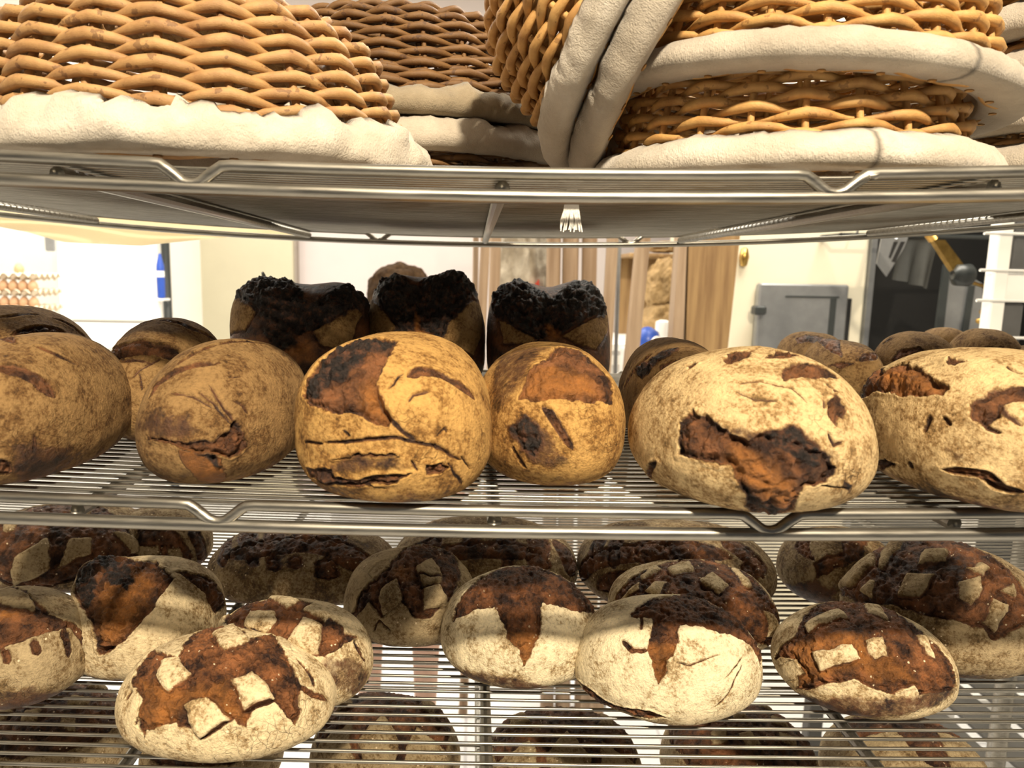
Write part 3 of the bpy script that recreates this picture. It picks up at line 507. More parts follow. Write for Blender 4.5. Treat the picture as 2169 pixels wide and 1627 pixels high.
for k, lab in (('B3', 'charred burst loaf directly behind the tan loaf with the orange split'), ('B4', 'charred two-horned loaf with a caramel valley behind the golden gashed loaf'),
               ('B5', 'charred two-lobed loaf in front of the wooden peel handles')):
    make_loaf('burnt_loaf', k, CHAR, lab, 'loaf', 'charred loaves in the rear row', 110, rough=2.6)
# lower shelf loaves
G3 = 'round loaves on the lower shelf'
for k, m, lab, N in [
 ('F4', SCORED, 'round scored loaf with white floury squares on an amber burst, nearest the lens', 170),
 ('F3', SCORED, 'dark scored loaf half hidden behind the amber checkered loaf', 120),
 ('F1', GREY, 'floury loaf with brown top and short comb-like cuts, at the lower shelf corner', 110),
 ('F5', GREY, 'grey scored loaf with a zigzag of dark diamonds, beside the loaf with the arrow cut', 120),
 ('F6', WHITE, 'floury loaf with brown cap and one tapering tongue, without a brown bottom edge', 130),
 ('F7', WHITE, 'whitest round loaf with brown crown and narrow arrow-shaped cut', 150),
 ('F8', SCORED, 'scored loaf with small raised squares just behind the whitest round loaf', 110),
 ('F9', SCORED, 'orange-brown round loaf with a grid of neat white tiles', 150),
 ('F10', GREY, 'tall dark loaf with many rows of raised tan squares, at the steel slat end', 130),
 ('K1', GREY, 'dark loaf with two large pale squares behind the torn caramel loaf', 80),
 ('K2', GREY, 'shaded loaf with one dark cut, behind the torn caramel loaf', 60),
 ('K3', GREY, 'wide shaded loaf with a row of window-like cuts', 90),
 ('K4', GREY, 'wide checkered loaf behind the grey diamond-cut loaf', 80),
 ('K5', GREY, 'large checkered loaf with a dark crescent cut, below the kinked rail', 90),
 ('K6', GREY, 'shaded loaf with a tan wedge, between the crescent-cut loaf and the tallest checkered loaf', 70)]:
    make_loaf('round_loaf', k, m, lab, 'loaf', G3, N)
make_loaf('torn_loaf', 'F2', bread_mat('torn_loaf_crust', (.66, .53, .32), crackle=.4), 'peaked loaf torn wide open to a glowing caramel crust', 'loaf', G3, 130, rough=1.6)

# bottom shelf loaves seen through the wires
rnd = random.Random(5)
def gridf(style, rr):
    f = []
    if style == 'grid':
        f.append(['B', [int(100*v) for t in np.linspace(0, 2*math.pi, 13)[:-1] for v in (.90*math.cos(t), .90*math.sin(t), .44)], 0])
        for i in (-1, 0, 1):
            for j in (-1, 0, 1):
                cx, cy = i*.42+rr.uniform(-.06, .06), j*.42+rr.uniform(-.06, .06); w = rr.uniform(.12, .17); a0 = rr.uniform(-.3, .3)
                pts = []
                for q in range(4):
                    t = a0+math.pi/4+q*math.pi/2; x, y = cx+w*math.cos(t), cy+w*math.sin(t)
                    pts += [int(100*x), int(100*y), int(100*math.sqrt(max(.1, 1-x*x-y*y)))]
                f.append(['F', pts, 0])
    elif style == 'cross':
        f.append(['B', [-70,-10,70, -60,40,70, 0,60,80, 60,45,70, 75,-5,70, 30,-5,95, 20,-55,80, 5,-80,60, -12,-50,80, -22,-5,95], 0])
    else:
        f.append(['B', [-78,-40,48, -85,20,48, -50,70,50, 0,86,50, 50,70,50, 85,20,48, 78,-40,48, 40,-30,86, 28,-78,56, -28,-78,56, -40,-30,86], 0])
        f.append(['F', [-24,-55,80, 0,-18,98, 24,-55,80, 20,-80,56, -20,-80,56], 0]); f.append(['F', [-60,0,80, -40,5,90, -45,40,80, -62,35,70], 0]); f.append(['F', [60,0,80, 42,5,90, 45,40,80, 62,35,70], 0])
    return f
low = [(-.405, .665, .075, .060, .078, 'grid', 'checkered loaf on the bottom shelf under the comb-cut loaf'),
       (-.245, .660, .066, .060, .075, 'grid', 'checkered loaf on the bottom shelf under the amber checkered loaf'),
       (-.078, .655, .072, .062, .082, 'peak', 'brown-topped loaf on the bottom shelf beside the centre rib'),
       (.092, .640, .075, .060, .078, 'peak', 'brown loaf on the bottom shelf below the arrow-cut loaves'),
       (.262, .650, .072, .062, .080, 'grid', 'checkered loaf on the bottom shelf under the whitest round loaf'),
       (.412, .635, .072, .062, .080, 'cross', 'pale loaf with a brown tapering cut on the bottom shelf, under the white-tiled loaf'),
       (-.335, .520, .066, .056, .080, 'cross', 'floury loaf with a dark split on the bottom shelf, nearest the blue crate'),
       (-.175, .515, .062, .056, .078, 'grid', 'checkered loaf on the bottom shelf, near the frame edge under the amber loaf'),
       (-.040, .515, .060, .056, .080, 'peak', 'brown ragged loaf on the bottom shelf in front of the centre rib'),
       (.105, .515, .066, .056, .080, 'cross', 'loaf with a pale ridge on the bottom shelf, right under the whitest loaf'),
       (.262, .515, .066, .056, .076, 'grid', 'checkered loaf on the bottom shelf, low before the cross rib'),
       (.40, .500, .070, .056, .074, 'grid', 'checkered loaf on the bottom shelf, in front of the tapering-cut loaf')]
for i, (x, y, a, b, h, st, lab) in enumerate(low):
    make_loaf('round_loaf', 'G%d' % i, GREY, lab, 'loaf', 'loaves on the bottom shelf', 70,
              data=dict(loc=(x, y), a=a, b=b, h=h, s=4, p=2.3, f=gridf(st, rnd)), seed=i+3)

# ------------------------------------------------------------------ baskets
def basket(key, loc, ax, by, h, wick, linen, label, group, rz=0., tilt=None, rows=15, rod=.0030, ns=36, roll=.024, ruffle=.004, puff=.012, taper=.74, seed=0, seam=None, nest=False, zig=.30):
    """upside-down proofing basket: rim with folded-out cloth at z=0, closed woven base on top"""
    root = empty('proofing_basket', loc, label, 'basket', group)
    root.rotation_euler = tilt if tilt else (0, 0, rz)
    def prof(t):   # t 0 rim .. 1 top shoulder -> scale, z
        return 1-(1-taper)*(t**1.6)*.9, h*t
    m = MB(); per = ns*8; th = np.arange(per)/per*2*np.pi
    rr = random.Random(seed)
    for i in range(rows):
        t = (i+.5)/rows
        sc_, z = prof(t); sc_ -= .10*max(0, t-.82)/.18*.9
        c = np.cos(ns*th/2+math.pi*i)
        tri = 2*np.abs(((ns*th/2+math.pi*i)/math.pi) % 2-1)-1
        off = rod*1.25*np.sign(c)*np.abs(c)**.7
        jit = fbm(np.stack([np.cos(th)*6, np.sin(th)*6, np.full(per, i*3.1)], 1), seed+2, 2)
        zz = z+h/rows*((zig*np.maximum(tri, -.4)+.22*jit))
        R = np.stack([(ax*sc_+off)*np.cos(th), (by*sc_+off)*np.sin(th), zz], 1)
        rad = rod*(.92+.30*np.cos(ns*th/2+math.pi*i)+.13*jit)
        m.tube(R, rad, 6, closed=True)
    # plaited border round the base and the flat woven base
    sc_, z = prof(1.0); sc_ -= .10
    for ph in (0, math.pi):
        w = np.arange(per)/per*2*np.pi; k = ns//2
        R = np.stack([(ax*sc_-.002+.004*np.cos(k*w+ph))*np.cos(w), (by*sc_-.002+.004*np.cos(k*w+ph))*np.sin(w), z+.001+.0035*np.sin(k*w+ph)], 1)
        m.tube(R, rod*1.15, 6, closed=True)
    if not nest:
        for q in range(1, 12):
            s2 = sc_*(1-q/12.); n2 = 96; w = np.arange(n2)/n2*2*np.pi
            R = np.stack([ax*s2*np.cos(w), by*s2*np.sin(w), z+.002+.002*np.cos(16*w+math.pi*q)], 1)
            m.tube(R, rod*1.2, 5, closed=True)
    body = m.build('wicker_body', wick, root, smooth=True)
    m = MB()
    for k in range(ns):
        a = k/ns*2*math.pi; P = []
        for t in np.linspace(0, 1, 8):
            s2, z = prof(t); s2 -= .10*max(0, t-.82)/.18*.9
            P.append((ax*s2*math.cos(a), by*s2*math.sin(a), z))
        if not nest: P.append((ax*.5*math.cos(a), by*.5*math.sin(a), h))
        m.tube(P, rod*.85, 6)
    m.build('stake', wick, root, smooth=True)['label'] = 'upright willow stakes the weave passes around'
    # folded cloth: closed ring cross-section
    nt, nc = 280, 26
    w = np.arange(nt)/nt*2*np.pi
    cx, cy = np.cos(w), np.sin(w)
    base3 = np.stack([cx*5, cy*5, np.zeros(nt)], 1)
    top = roll*(1+.0*cx)+ruffle*(1.6*fbm(base3*1.3, seed+7, 3)+.8*fbm(base3*4, seed+8, 2))
    V = []
    secs = []
    outer = [(.006, 1.0), (.0085, .97), (.55, .84), (.85, .62), (1.0, .38), (.95, .16), (.70, .02), (.3, -.04), (-.15, -.03), (-.55, .08), (-.75, .35), (-.78, .75), (-.70, 1.2)]
    prof2 = outer+[(q[0]+.16, q[1]-.02) for q in outer[::-1][:-2]]
    for j, (o_, zf) in enumerate(prof2):
        fold = fbm(np.stack([cx*7, cy*7, np.full(nt, zf*1.3)], 1), seed+11, 3)
        fold2 = 1-2*np.abs(fbm(np.stack([cx*11+zf, cy*11, np.full(nt, zf*2.0)], 1), seed+17, 2))
        amt = ruffle*(1.5*fold+.8*(fold2-.4)) if zf > .05 and o_ > 0 else 0*fold
        rad = o_*puff+amt*min(1, max(zf, 0)+.2)+rod*1.8*(1 if o_ > 0 else 0)
        s2 = 1-(1-taper)*.9*(max(0, zf*roll/h)**1.6)
        V.append(np.stack([(ax*s2+rad)*cx, (by*s2+rad)*cy, zf*top+(.0 if zf > .3 else 0)], 1))
    V = np.array(V); nc = len(prof2)
    Fc = [(j*nt+i, ((j+1) % nc)*nt+i, ((j+1) % nc)*nt+(i+1) % nt, j*nt+(i+1) % nt) for j in range(nc) for i in range(nt)]
    VV = V.reshape(-1, 3); VV[:, 2] -= VV[:, 2].min()
    cl = mesh_obj('cloth_liner', VV, Fc, linen, root)
    at = cl.data.attributes.new('seam', 'FLOAT', 'POINT')
    sv = np.zeros((nc, nt))
    if seam is not None:
        d = np.abs((w-seam+math.pi) % (2*math.pi)-math.pi); sv[:, d < .012] = .9
    at.data.foreach_set('value', sv.reshape(-1).astype(np.float32))
    return root
RT = WIRE_R
def bz(x, dz=0.): return shelf_z(1, x)+RT+dz
SB = 'stacked upside-down proofing baskets'
basket('T1', (-.198, .532, bz(-.198)+.006), .146, .108, .098, WICK_GOLD, LINEN, 'golden willow basket with a thick ruffled cream rim, standing alone at the shelf front', SB, seed=1, rows=19, ns=22, roll=.027, ruffle=.0070, puff=.016, taper=.76, rod=.0031, zig=.55)
# pair behind
for q, (dz, lab) in enumerate(((0., 'shade-darkened willow basket lowest in the shaded stack, mostly hidden'), (.042, 'shade-darkened willow basket in the middle of the shaded stack'), (.070, 'shade-darkened brown willow basket with dark grey cloth, topmost of the shaded stack'))):
    basket('T2', (-.075, .745+.005*q, bz(-.075)+dz+.004), .158, .125, .098, WICK_SHADED, LINEN_D if q == 2 else LINEN_G, lab, SB, seed=11+q, rows=19, ns=26, roll=.026, ruffle=.005, puff=.013, rod=.0026, rz=.12, nest=q < 2)
# right front stack
basket('T5', (.212, .538, bz(.212)+.004), .114, .115, .100, WICK_PALE, LINEN, 'pale willow basket standing on the shelf, cream cloth with a dark seam, under another', SB, seed=21, rows=18, ns=24, roll=.0215, ruffle=.0012, puff=.013, rod=.0026, seam=-1.58, nest=True)
basket('T4', (.218, .538, bz(.22)+.055), .118, .117, .105, WICK_PALE, LINEN_G, 'pale willow basket stacked over another, wide smooth cloth roll with a seam', SB, seed=22, rows=18, ns=24, roll=.021, ruffle=.0012, puff=.014, rod=.0028, seam=-1.25, tilt=(0, math.radians(4), 0))
# far right stack
for q in range(5):
    basket('T6', (.515, .64, bz(.545)+.004+.034*q), .128, .118, .100, WICK_PALE if q > 2 else WICK_GOLD, LINEN_G,
           'willow basket, %s of the five-high stack at the end of the top shelf' % ('lowest', 'second from bottom', 'middle', 'second from top', 'topmost')[q], SB, seed=31+q, rows=17, ns=24, roll=.026, ruffle=.002, puff=.013, rod=.0028, nest=q < 4)
# leaning pair
ang = math.radians(-57)
for q, (dx, dz, lab, li) in enumerate(((0., 0., 'willow basket leaning on its rim, outer one of the leaning pair', LINEN_G), (-.022, .012, 'willow basket leaning on its rim, inner one showing golden weave', LINEN))):
    basket('T3', (.150+dx, .550, bz(.15)+.112+dz), .104, .115, .095, WICK_PALE, li, lab, SB, seed=41+q, rows=17, ns=24, roll=.024, ruffle=.002, puff=.012, rod=.0028, tilt=(0, ang, math.radians(-14)), nest=q < 1)
# frayed thread tuft and linen cloth
m = MB(); p0 = atY(1210, 452, .45); zt0 = shelf_z(1, p0.x)-.0005
for k in range(16):
    x = (k-7.5)*.0006; m.tube([(p0.x+x*.6, p0.y, zt0), (p0.x+x, p0.y, p0.z+.001), (p0.x+x*1.3+rnd.uniform(-.0006, .0006), p0.y-.001, p0.z-.004), (p0.x+x*1.5+rnd.uniform(-.0008, .0008), p0.y+rnd.uniform(-.001, .001), p0.z-.008-rnd.uniform(0, .003))], .0004, 5)
props(m.build('thread_tuft', linen_mat('white_thread', (.92, .88, .80), (.8, .76, .68)), smooth=True), 'white frayed thread tuft hanging through the top shelf wires', 'thread tuft')
# ------------------------------------------------------------------ room and background
WALL = plain('warm_white_plaster', (.80, .76, .69), .7, nscale=4, var=.04)
WALLP = plain('pale_pink_plaster', (.56, .50, .48), .7, nscale=4, var=.04)
FLOOR_M = NT('pale_floor_tile'); _b = FLOOR_M.node('ShaderNodeTexBrick', offset=0.0); _b.inputs['Color1'].default_value = (.86, .86, .86, 1); _b.inputs['Color2'].default_value = (.80, .81, .83, 1)
_b.inputs['Mortar'].default_value = (.6, .6, .62, 1); _b.inputs['Scale'].default_value = 2.0; _b.inputs['Mortar Size'].default_value = .01; _b.inputs['Brick Width'].default_value = .6; _b.inputs['Row Height'].default_value = .6
FLOOR_M.link(FLOOR_M.coord(), _b.inputs['Vector']); FLOOR_M = FLOOR_M.set(_b.outputs["Color"], .35, 0.)
WHITE_M = plain('white_enamel', (.93, .92, .88), .35, nscale=8, var=.03)
CREAM_M = plain('cream_door_paint', (.50, .46, .33), .45, nscale=6, var=.05)
DARK_M = plain('dark_painted_steel', (.03, .035, .035), .4)
BLACK_M = plain('deep_black_iron', (.008, .008, .008), .55)
GREY_M = plain('brushed_grey_steel', (.34, .35, .36), .35, .7, nscale=20, var=.15)
SLAT_M = plain('dull_grey_steel_slat', (.075, .072, .065), .5, .2, nscale=20, var=.2)
BLUE_M = plain('blue_plastic', (.03, .09, .45), .35)
LBLUE_M = plain('light_blue_plastic', (.16, .32, .75), .4)
BRASS_M = plain('worn_brass', (.62, .40, .12), .3, 1.0, nscale=40, var=.4)
RED_M = plain('red_print', (.55, .06, .03), .6)
PAPER_M = plain('brown_paper', (.40, .26, .11), .8, nscale=15, var=.3, bump=.004)
CANVAS_M = plain('natural_canvas', (.40, .35, .27), .85, nscale=60, var=.2, bump=.002)
EGG_M = plain('egg_carton_pulp', (.86, .74, .56), .85, nscale=40, var=.15)
EGGSH_M = plain('brown_eggshell', (.70, .42, .24), .5)
SKIN_M = plain('skin', (.62, .38, .27), .5); HAIR_M = plain('brown_hair', (.060, .034, .016), .8, nscale=80, var=.6, Specular_IOR_Level=.05)
SHIRT_M = plain('white_work_shirt', (.85, .84, .82), .8)
def wood_mat(name, a, b, sz):
    t = NT(name); n = t.noise(sz, 5, .6, stretch=(1, 1, .06)); t.bump(n, .001, .5); return t.set(t.ramp(n, [(.35, b), (.62, a)]), .6, 0.)
WOOD_M = wood_mat('turned_beech', (.40, .29, .19), (.24, .155, .09), 30)
PLANK_M = wood_mat('rough_plank', (.34, .215, .09), (.19, .105, .04), 40)
WHITE_M_ = WHITE_M
def struct(name, m, mat): return props(m.build(name, mat), kind='structure')
struct('floor', MB().box((-3.4, -2.6, -.05), (4.0, 4.8, 0)), FLOOR_M)
struct('ceiling', MB().box((-3.4, -2.6, 3.0), (4.0, 4.8, 3.05)), WALL)
struct('wall_back', MB().box((-3.4, 4.6, 0), (4.0, 4.7, 3.0)), WALLP)
struct('wall_left', MB().box((-3.4, -2.6, 0), (-3.3, 4.6, 3.0)), WALL)
struct('wall_right', MB().box((3.9, -2.6, 0), (4.0, 4.6, 3.0)), WALL)
struct('added_bright_panel', MB().box((-3.3, 4.5, 0), (-2.26, 4.6, 3.0)), WHITE_M_)  # added white panel, strong light on this wall end put into its colour
def W(px, py, Y): return atY(px, py, Y)
def panel(m, x0, y0, x1, y1, Y, d, bev=.004, zb=None):
    a = W(x0, y0, Y); b = W(x1, y1, Y); return m.box((min(a.x, b.x), Y, zb if zb is not None else b.z), (max(a.x, b.x), Y+d, a.z), bev)
# refrigerator and doors by the egg trays
Yf = 3.9
x0, x1 = W(122, 600, Yf).x, W(338, 600, Yf).x; zs = W(230, 682, Yf).z
fr = empty('white_refrigerator', ((x0+x1)/2, Yf, 0), 'tall white refrigerator with a flat door, beside the egg trays', 'refrigerator')
def rel(o, root): o.location = Vector(o.location)-Vector(root.location); return o
rel(MB().box((x0, Yf+.03, .06), (x1, Yf+.62, 2.02), .01).build('body', WHITE_M, fr), fr)
rel(MB().box((x0, Yf, zs+.006), (x1, Yf+.028, 2.02), .008).build('door', WHITE_M, fr), fr)
rel(MB().box((x0, Yf, .08), (x1, Yf+.028, zs-.006), .008).build('door', WHITE_M, fr), fr)
rel(MB().box((x0-.03, Yf-.045, W(115, 533, Yf).z), (x0-.005+.02, Yf-.02, W(115, 480, Yf).z), .006).build('handle', GREY_M, fr), fr)
rel(MB().box((x0+.02, Yf+.02, 0), (x1-.02, Yf+.6, .06)).build('plinth', DARK_M, fr), fr)
# cream door with dark post
xa, xb = W(370, 600, 4.5).x, W(622, 600, 4.5).x
dr = empty('door_1', ((xa+xb)/2, 4.5, 0), None, None); dr['kind'] = 'structure'
rel(MB().box((xa, 4.5, .0), (xb, 4.56, 2.3), .006).build('door_leaf', CREAM_M, dr), dr)
rel(MB().tube([(xa+.08, 4.47, .9), (xa+.08, 4.42, .9), (xa+.20, 4.42, .9)], .01, 8).build('door_handle', GREY_M, dr, smooth=True), dr)
xm = xb+.012
struct('trim_1', MB().box((xb, 4.52, 0), (xm, 4.6, 2.6)), plain('grey_seam', (.35, .30, .25)))
pc = W(353, 600, 3.86)
props(MB().tube([(pc.x, 3.86, 0), (pc.x, 3.86, 3.0)], .022, 14).build('dark_pole', DARK_M, smooth=True), 'slim black pole standing floor to ceiling beside the refrigerator', 'pole')
# blue bottle on a wall bracket shelf next to the pole
p = W(342, 632, 3.7)
bt = empty('spray_bottle', (p.x, 3.7, p.z), 'small blue bottle with a white band beside the black pole', 'bottle')
MB().lathe([(.012, 0), (.019, .004), (.020, .10), (.020, .105)], 16).build('bottle_body', BLUE_M, bt, auto=True)
MB().lathe([(.0195, .105), (.0195, .135)], 16).build('label_band', WHITE_M, bt, auto=True)
MB().lathe([(.020, .135), (.019, .16), (.012, .19), (.006, .22)], 16).build('bottle_cap', BLUE_M, bt, auto=True)
props(MB().box((p.x-.03, 3.68, p.z-.012), (p.x+.02, 3.76, p.z-.001), .002).tube([(p.x-.02, 3.72, 0), (p.x-.02, 3.72, p.z-.01)], .008, 8).build('bottle_stand', WHITE_M), 'thin white stand under the small blue bottle', 'stand')
# egg trays on a counter
pt = W(60, 700, 3.3)
cz = pt.z-.06
props(MB().box((pt.x-.75, 3.1, cz-.04), (pt.x+.26, 3.75, cz), .004).box((pt.x-.73, 3.14, 0), (pt.x+.24, 3.73, cz-.04)).build('counter', WHITE_M), 'white counter under the stack of egg trays', 'counter')
GE = 'stacked egg trays by the refrigerator'
ew, pitch_, ncol = .042, .045, 5
e_me = None
def tray(z, y0):
    m = MB(); hw = ncol*ew/2+.008
    nx, ny = 40, 40; V = []; Fc = []
    for face in (0, 1):
        for j in range(ny+1):
            for i in range(nx+1):
                x = -hw+2*hw*i/nx; y = -hw+2*hw*j/ny
                hgt = .016*math.cos(2*math.pi*(x/ew+.5*(ncol % 2 == 0)))*math.cos(2*math.pi*(y/ew))
                hgt = .018*(abs(math.sin(math.pi*(x/ew+.0)))+abs(math.sin(math.pi*y/ew))-1)
                V.append((x, y, .016+hgt-(.003 if face else 0)))
        b = face*(nx+1)*(ny+1)
        for j in range(ny):
            for i in range(nx):
                q = (b+j*(nx+1)+i, b+j*(nx+1)+i+1, b+(j+1)*(nx+1)+i+1, b+(j+1)*(nx+1)+i); Fc.append(q if not face else q[::-1])
    m.add(V, Fc)
    o = m.build('egg_tray', EGG_M, smooth=True); o.location = (pt.x, y0, z); return o
em = MB().lathe([(.001, -.0265), (.010, -.024), (.0175, -.014), (.0205, -.002), (.0185, .011), (.012, .022), (.005, .028), (.001, .0295)], 14)
e_obj = None
zt = cz+.003
names = ('bottom tray of the brown egg stack by the refrigerator', 'second egg tray up in the stack by the refrigerator', 'third egg tray up in the stack by the refrigerator', 'fourth egg tray up in the stack', 'topmost egg tray with a single egg standing on it')
for k in range(5):
    props(tray(zt+k*.07, 3.30), names[k], 'egg tray', GE)
for k in range(4):
    for i in range(ncol):
        if e_obj is None:
            e_obj = em.build('egg', EGGSH_M, smooth=True); o = e_obj
        else:
            o = e_obj.copy(); C.objects.link(o)
        o.location = (pt.x+(i-(ncol-1)/2)*ew, 3.30-2*ew, zt+k*.07+.044)
        props(o, 'brown egg in the front row of the stacked trays', 'egg', 'brown eggs in the stacked trays')
o = e_obj.copy(); C.objects.link(o); tp = W(43, 580, 3.3)
o.location = (pt.x-.01, 3.28, zt+4*.07+.046); props(o, 'single brown egg on top of the tray stack', 'egg')
# hanging linen under the back edge of the top shelf
xs = [W(px, py, 1.02) for px, py in ((-60, 470), (60, 492), (130, 513), (290, 520), (420, 508), (520, 499), (640, 497))]
m = MB(); n = 36; V = []; Fc = []
for face in (0, 1):
    for j in range(9):
        for i in range(n+1):
            t = i/n; X = xs[0].x+(xs[-1].x-xs[0].x)*t
            zb = np.interp(X, [q.x for q in xs], [q.z for q in xs]); ztp = shelf_z(1, X)+.006
            s = j/8; z = ztp+(zb-ztp)*s
            V.append((X, 1.014+.012*s+.006*math.sin(9*X*3+2*s)*s+face*.0015, z))
    b = face*9*(n+1)
    for j in range(8):
        for i in range(n):
            q = (b+j*(n+1)+i, b+j*(n+1)+i+1, b+(j+1)*(n+1)+i+1, b+(j+1)*(n+1)+i); Fc.append(q if face else q[::-1])
m.add(V, Fc)
LC = NT('thin_cream_linen'); LC.set((.92, .85, .68), .9, 0.)
_tr = LC.node('ShaderNodeBsdfTranslucent'); _tr.inputs[0].default_value = (.95, .86, .66, 1); _mx = LC.node('ShaderNodeMixShader'); _mx.inputs[0].default_value = .6
LC.link(LC.b.outputs[0], _mx.inputs[1]); LC.link(_tr.outputs[0], _mx.inputs[2]); LC.link(_mx.outputs[0], LC.n['Material Output'].inputs['Surface'])
props(m.build('linen_cloth', LC.m, smooth=True), 'thin cream cloth draped over the rear edge of the top shelf', 'cloth')
# person: only the hair shows above the loaves
Yp = 2.1; hp = W(845, 562, Yp)
pr = empty('person', (hp.x, Yp, 0), 'person with tousled light brown hair and white shirt standing behind the charred loaves', 'person')
top = hp.z
def skin_body():
    me = bpy.data.meshes.new('body'); s = top/1.66
    J = [(0,0,.92,.13),(0,0,1.10,.12),(0,0,1.30,.14),(0,0,1.42,.065),(0,0,1.50,.055),(0,-.005,1.56,.082),(0,0,1.63,.06),
         (.17,0,1.36,.055),(.22,0,1.10,.04),(.20,-.12,.92,.03),(.19,-.18,.88,.025),(-.17,0,1.36,.055),(-.22,0,1.10,.04),(-.20,-.12,.92,.03),(-.19,-.18,.88,.025),
         (.09,0,.84,.09),(.10,-.01,.48,.06),(.10,0,.08,.04),(.10,-.12,.03,.03),(-.09,0,.84,.09),(-.10,-.01,.48,.06),(-.10,0,.08,.04),(-.10,-.12,.03,.03)]
    E = [(0,1),(1,2),(2,3),(3,4),(4,5),(5,6),(2,7),(7,8),(8,9),(9,10),(2,11),(11,12),(12,13),(13,14),(0,15),(15,16),(16,17),(17,18),(0,19),(19,20),(20,21),(21,22)]
    me.from_pydata([(x*s, y*s, z*s) for x, y, z, r in J], E, [])
    o = bpy.data.objects.new('body', me); C.objects.link(o); o.parent = pr
    sk = o.modifiers.new('skin', 'SKIN'); sk.use_smooth_shade = True
    for i, (x, y, z, r) in enumerate(J): me.skin_vertices[0].data[i].radius = (r*s, r*s)
    me.skin_vertices[0].data[0].use_root = True
    o.modifiers.new('sub', 'SUBSURF').levels = 2
    me.materials.append(SKIN_M); return o
skin_body()
U, Q = cubesphere(28)
hr = fbm(U*3, 3, 3); Ph = U*np.array([.092, .105, .085])*(1+.10*hr+.012*np.sin(U[:, 0:1]*16+hr[:, None]*4)[:, 0])[:, None]
keep = Ph.copy(); keep[:, 2] = np.maximum(keep[:, 2], -.03)
ho = mesh_obj('hair', keep+np.array([0, .012, top-.078]), Q.tolist(), HAIR_M, pr)
fm = MB()
for sx in (-1, 1): fm.lathe([(.001, -.006), (.007, -.004), (.008, 0), (.007, .004), (.001, .006)], 10, (sx*.03, -.085, top-.115))
fm.build('eye', DARK_M, pr, smooth=True)
MB().tube([(0, -.082, top-.11), (0, -.100, top-.135), (0, -.086, top-.142)], [.006, .011, .007], 8).build('nose', SKIN_M, pr, smooth=True)
MB().tube([(-.02, -.080, top-.165), (0, -.088, top-.167), (.02, -.080, top-.165)], .004, 6).build('mouth', RED_M, pr, smooth=True)
MB().lathe([(.20, 0), (.19, .25), (.21, .42), (.17, .50), (.08, .56), (.07, .57)], 28, (0, 0, top-.80), 1., .62).build('shirt', SHIRT_M, pr, smooth=True)
# pointed tool behind the first charred loaf
pa, pb = W(556, 577, .93), W(575, 625, .95)
d_ = (pb-pa).normalized(); base_z = shelf_z(2, pb.x)+.003
L_ = (pa.z-base_z)/(-d_.z)
st = [pa+d_*t for t in (0, .003, .012, .018, .022, L_)]
props(MB().tube(st, [.0015, .0022, .0026, .0045, .0055, .006], 12).build('pointed_pen', plain('mottled_grey_metal', (.16, .17, .15), .4, .5, nscale=300, var=.6), smooth=True), 'slim grey pointed pen sticking up behind a charred loaf', 'pen')
# long wooden handles
GH = 'wooden peel handles leaning in a row'
hs = [(1008, 1003, 12, 'dark slim', 2.5), (1028, 1012, 20, 'first pale', 2.2), (1050, 1040, 23, 'second pale', 2.35), (1173, 1168, 30, 'broad flat', 2.25), (1209, 1203, 34, 'broad square', 2.25), (1249, 1243, 32, 'amber', 2.25), (1297, 1278, 25, 'shadowed', 2.15), (1361, 1328, 32, 'thick leaning round', 2.0)]
labs = ['thin dark wooden handle next to the pinkish wall, first of the row', 'pale round wooden handle between the thin dark one and the canvas bag', 'wooden handle standing directly beside the canvas bag', 'broad wooden handle just past the canvas bag', 'broad wooden handle in the middle of the row of peels', 'amber streaked wooden handle before the thin metal rod', 'shadowed leaning wooden handle beside the thin metal rod', 'thickest wooden handle, leaning, beside the brown paper bags']
for (xt, xbm, w, nm, Y), lab in zip(hs, labs):
    a = W(xt, 515, Y); b = W(xbm, 850, Y); d = (b-a); e = a+d*(a.z/(-d.z)); t = a-d*.9; r = w/2/F_PX*Y
    o = MB().tube([t, a, b, e], [r*.9, r, r, r*1.02], 14).build('peel_handle', WOOD_M, smooth=True); props(o, lab, 'handle', GH)
a = W(1312, 515, 2.25); b = W(1306, 700, 2.25); d = b-a
props(MB().tube([a-d*.8, a, b, a+d*(a.z/(-d.z))], .006, 8).build('metal_rod', GREY_M, smooth=True), 'thin metal rod between the leaning wooden handles', 'rod')
# canvas bag with red triangle
Yb = 2.6; a = W(1058, 430, Yb); b = W(1156, 760, Yb)
bg = empty('canvas_bag', ((a.x+b.x)/2, Yb, b.z), 'crumpled canvas bag with a red triangle, hanging among the wooden handles', 'bag')
U, Q = cubesphere(30); p4 = U/((abs(U)**5).sum(1)**.2)[:, None]
hw = (b.x-a.x)/2; hh = (a.z-b.z)/2
fo = 1-2*np.abs(fbm(U*2.2, 5, 3))
Pb = p4*np.array([hw, .05, hh]); Pb[:, 0] *= 1-.25*sstep(0, 1, U[:, 2]); Pb[:, 1] += -.03*fo*np.sign(-U[:, 1]); Pb[:, 2] += hh
mesh_obj('bag_body', Pb, Q.tolist(), CANVAS_M, bg)
t0, t1, t2 = W(1112, 630, Yb-.09), W(1143, 630, Yb-.09), W(1142, 592, Yb-.09)
m = MB().extrude([Vector(q)-Vector(bg.location) for q in (t0, t1, t2)], .05); m.build('red_triangle', RED_M, bg)
MB().tube([(-.05, 0, 2*hh-.02), (-.03, 0, 2*hh+.25), (.03, 0, 2*hh+.25), (.05, 0, 2*hh-.02)], .006, 8).build('bag_strap', CANVAS_M, bg, smooth=True)
xl, xr = W(1022, 600, Yb).x, W(1172, 600, Yb).x; zr_ = b.z+2*hh+.244
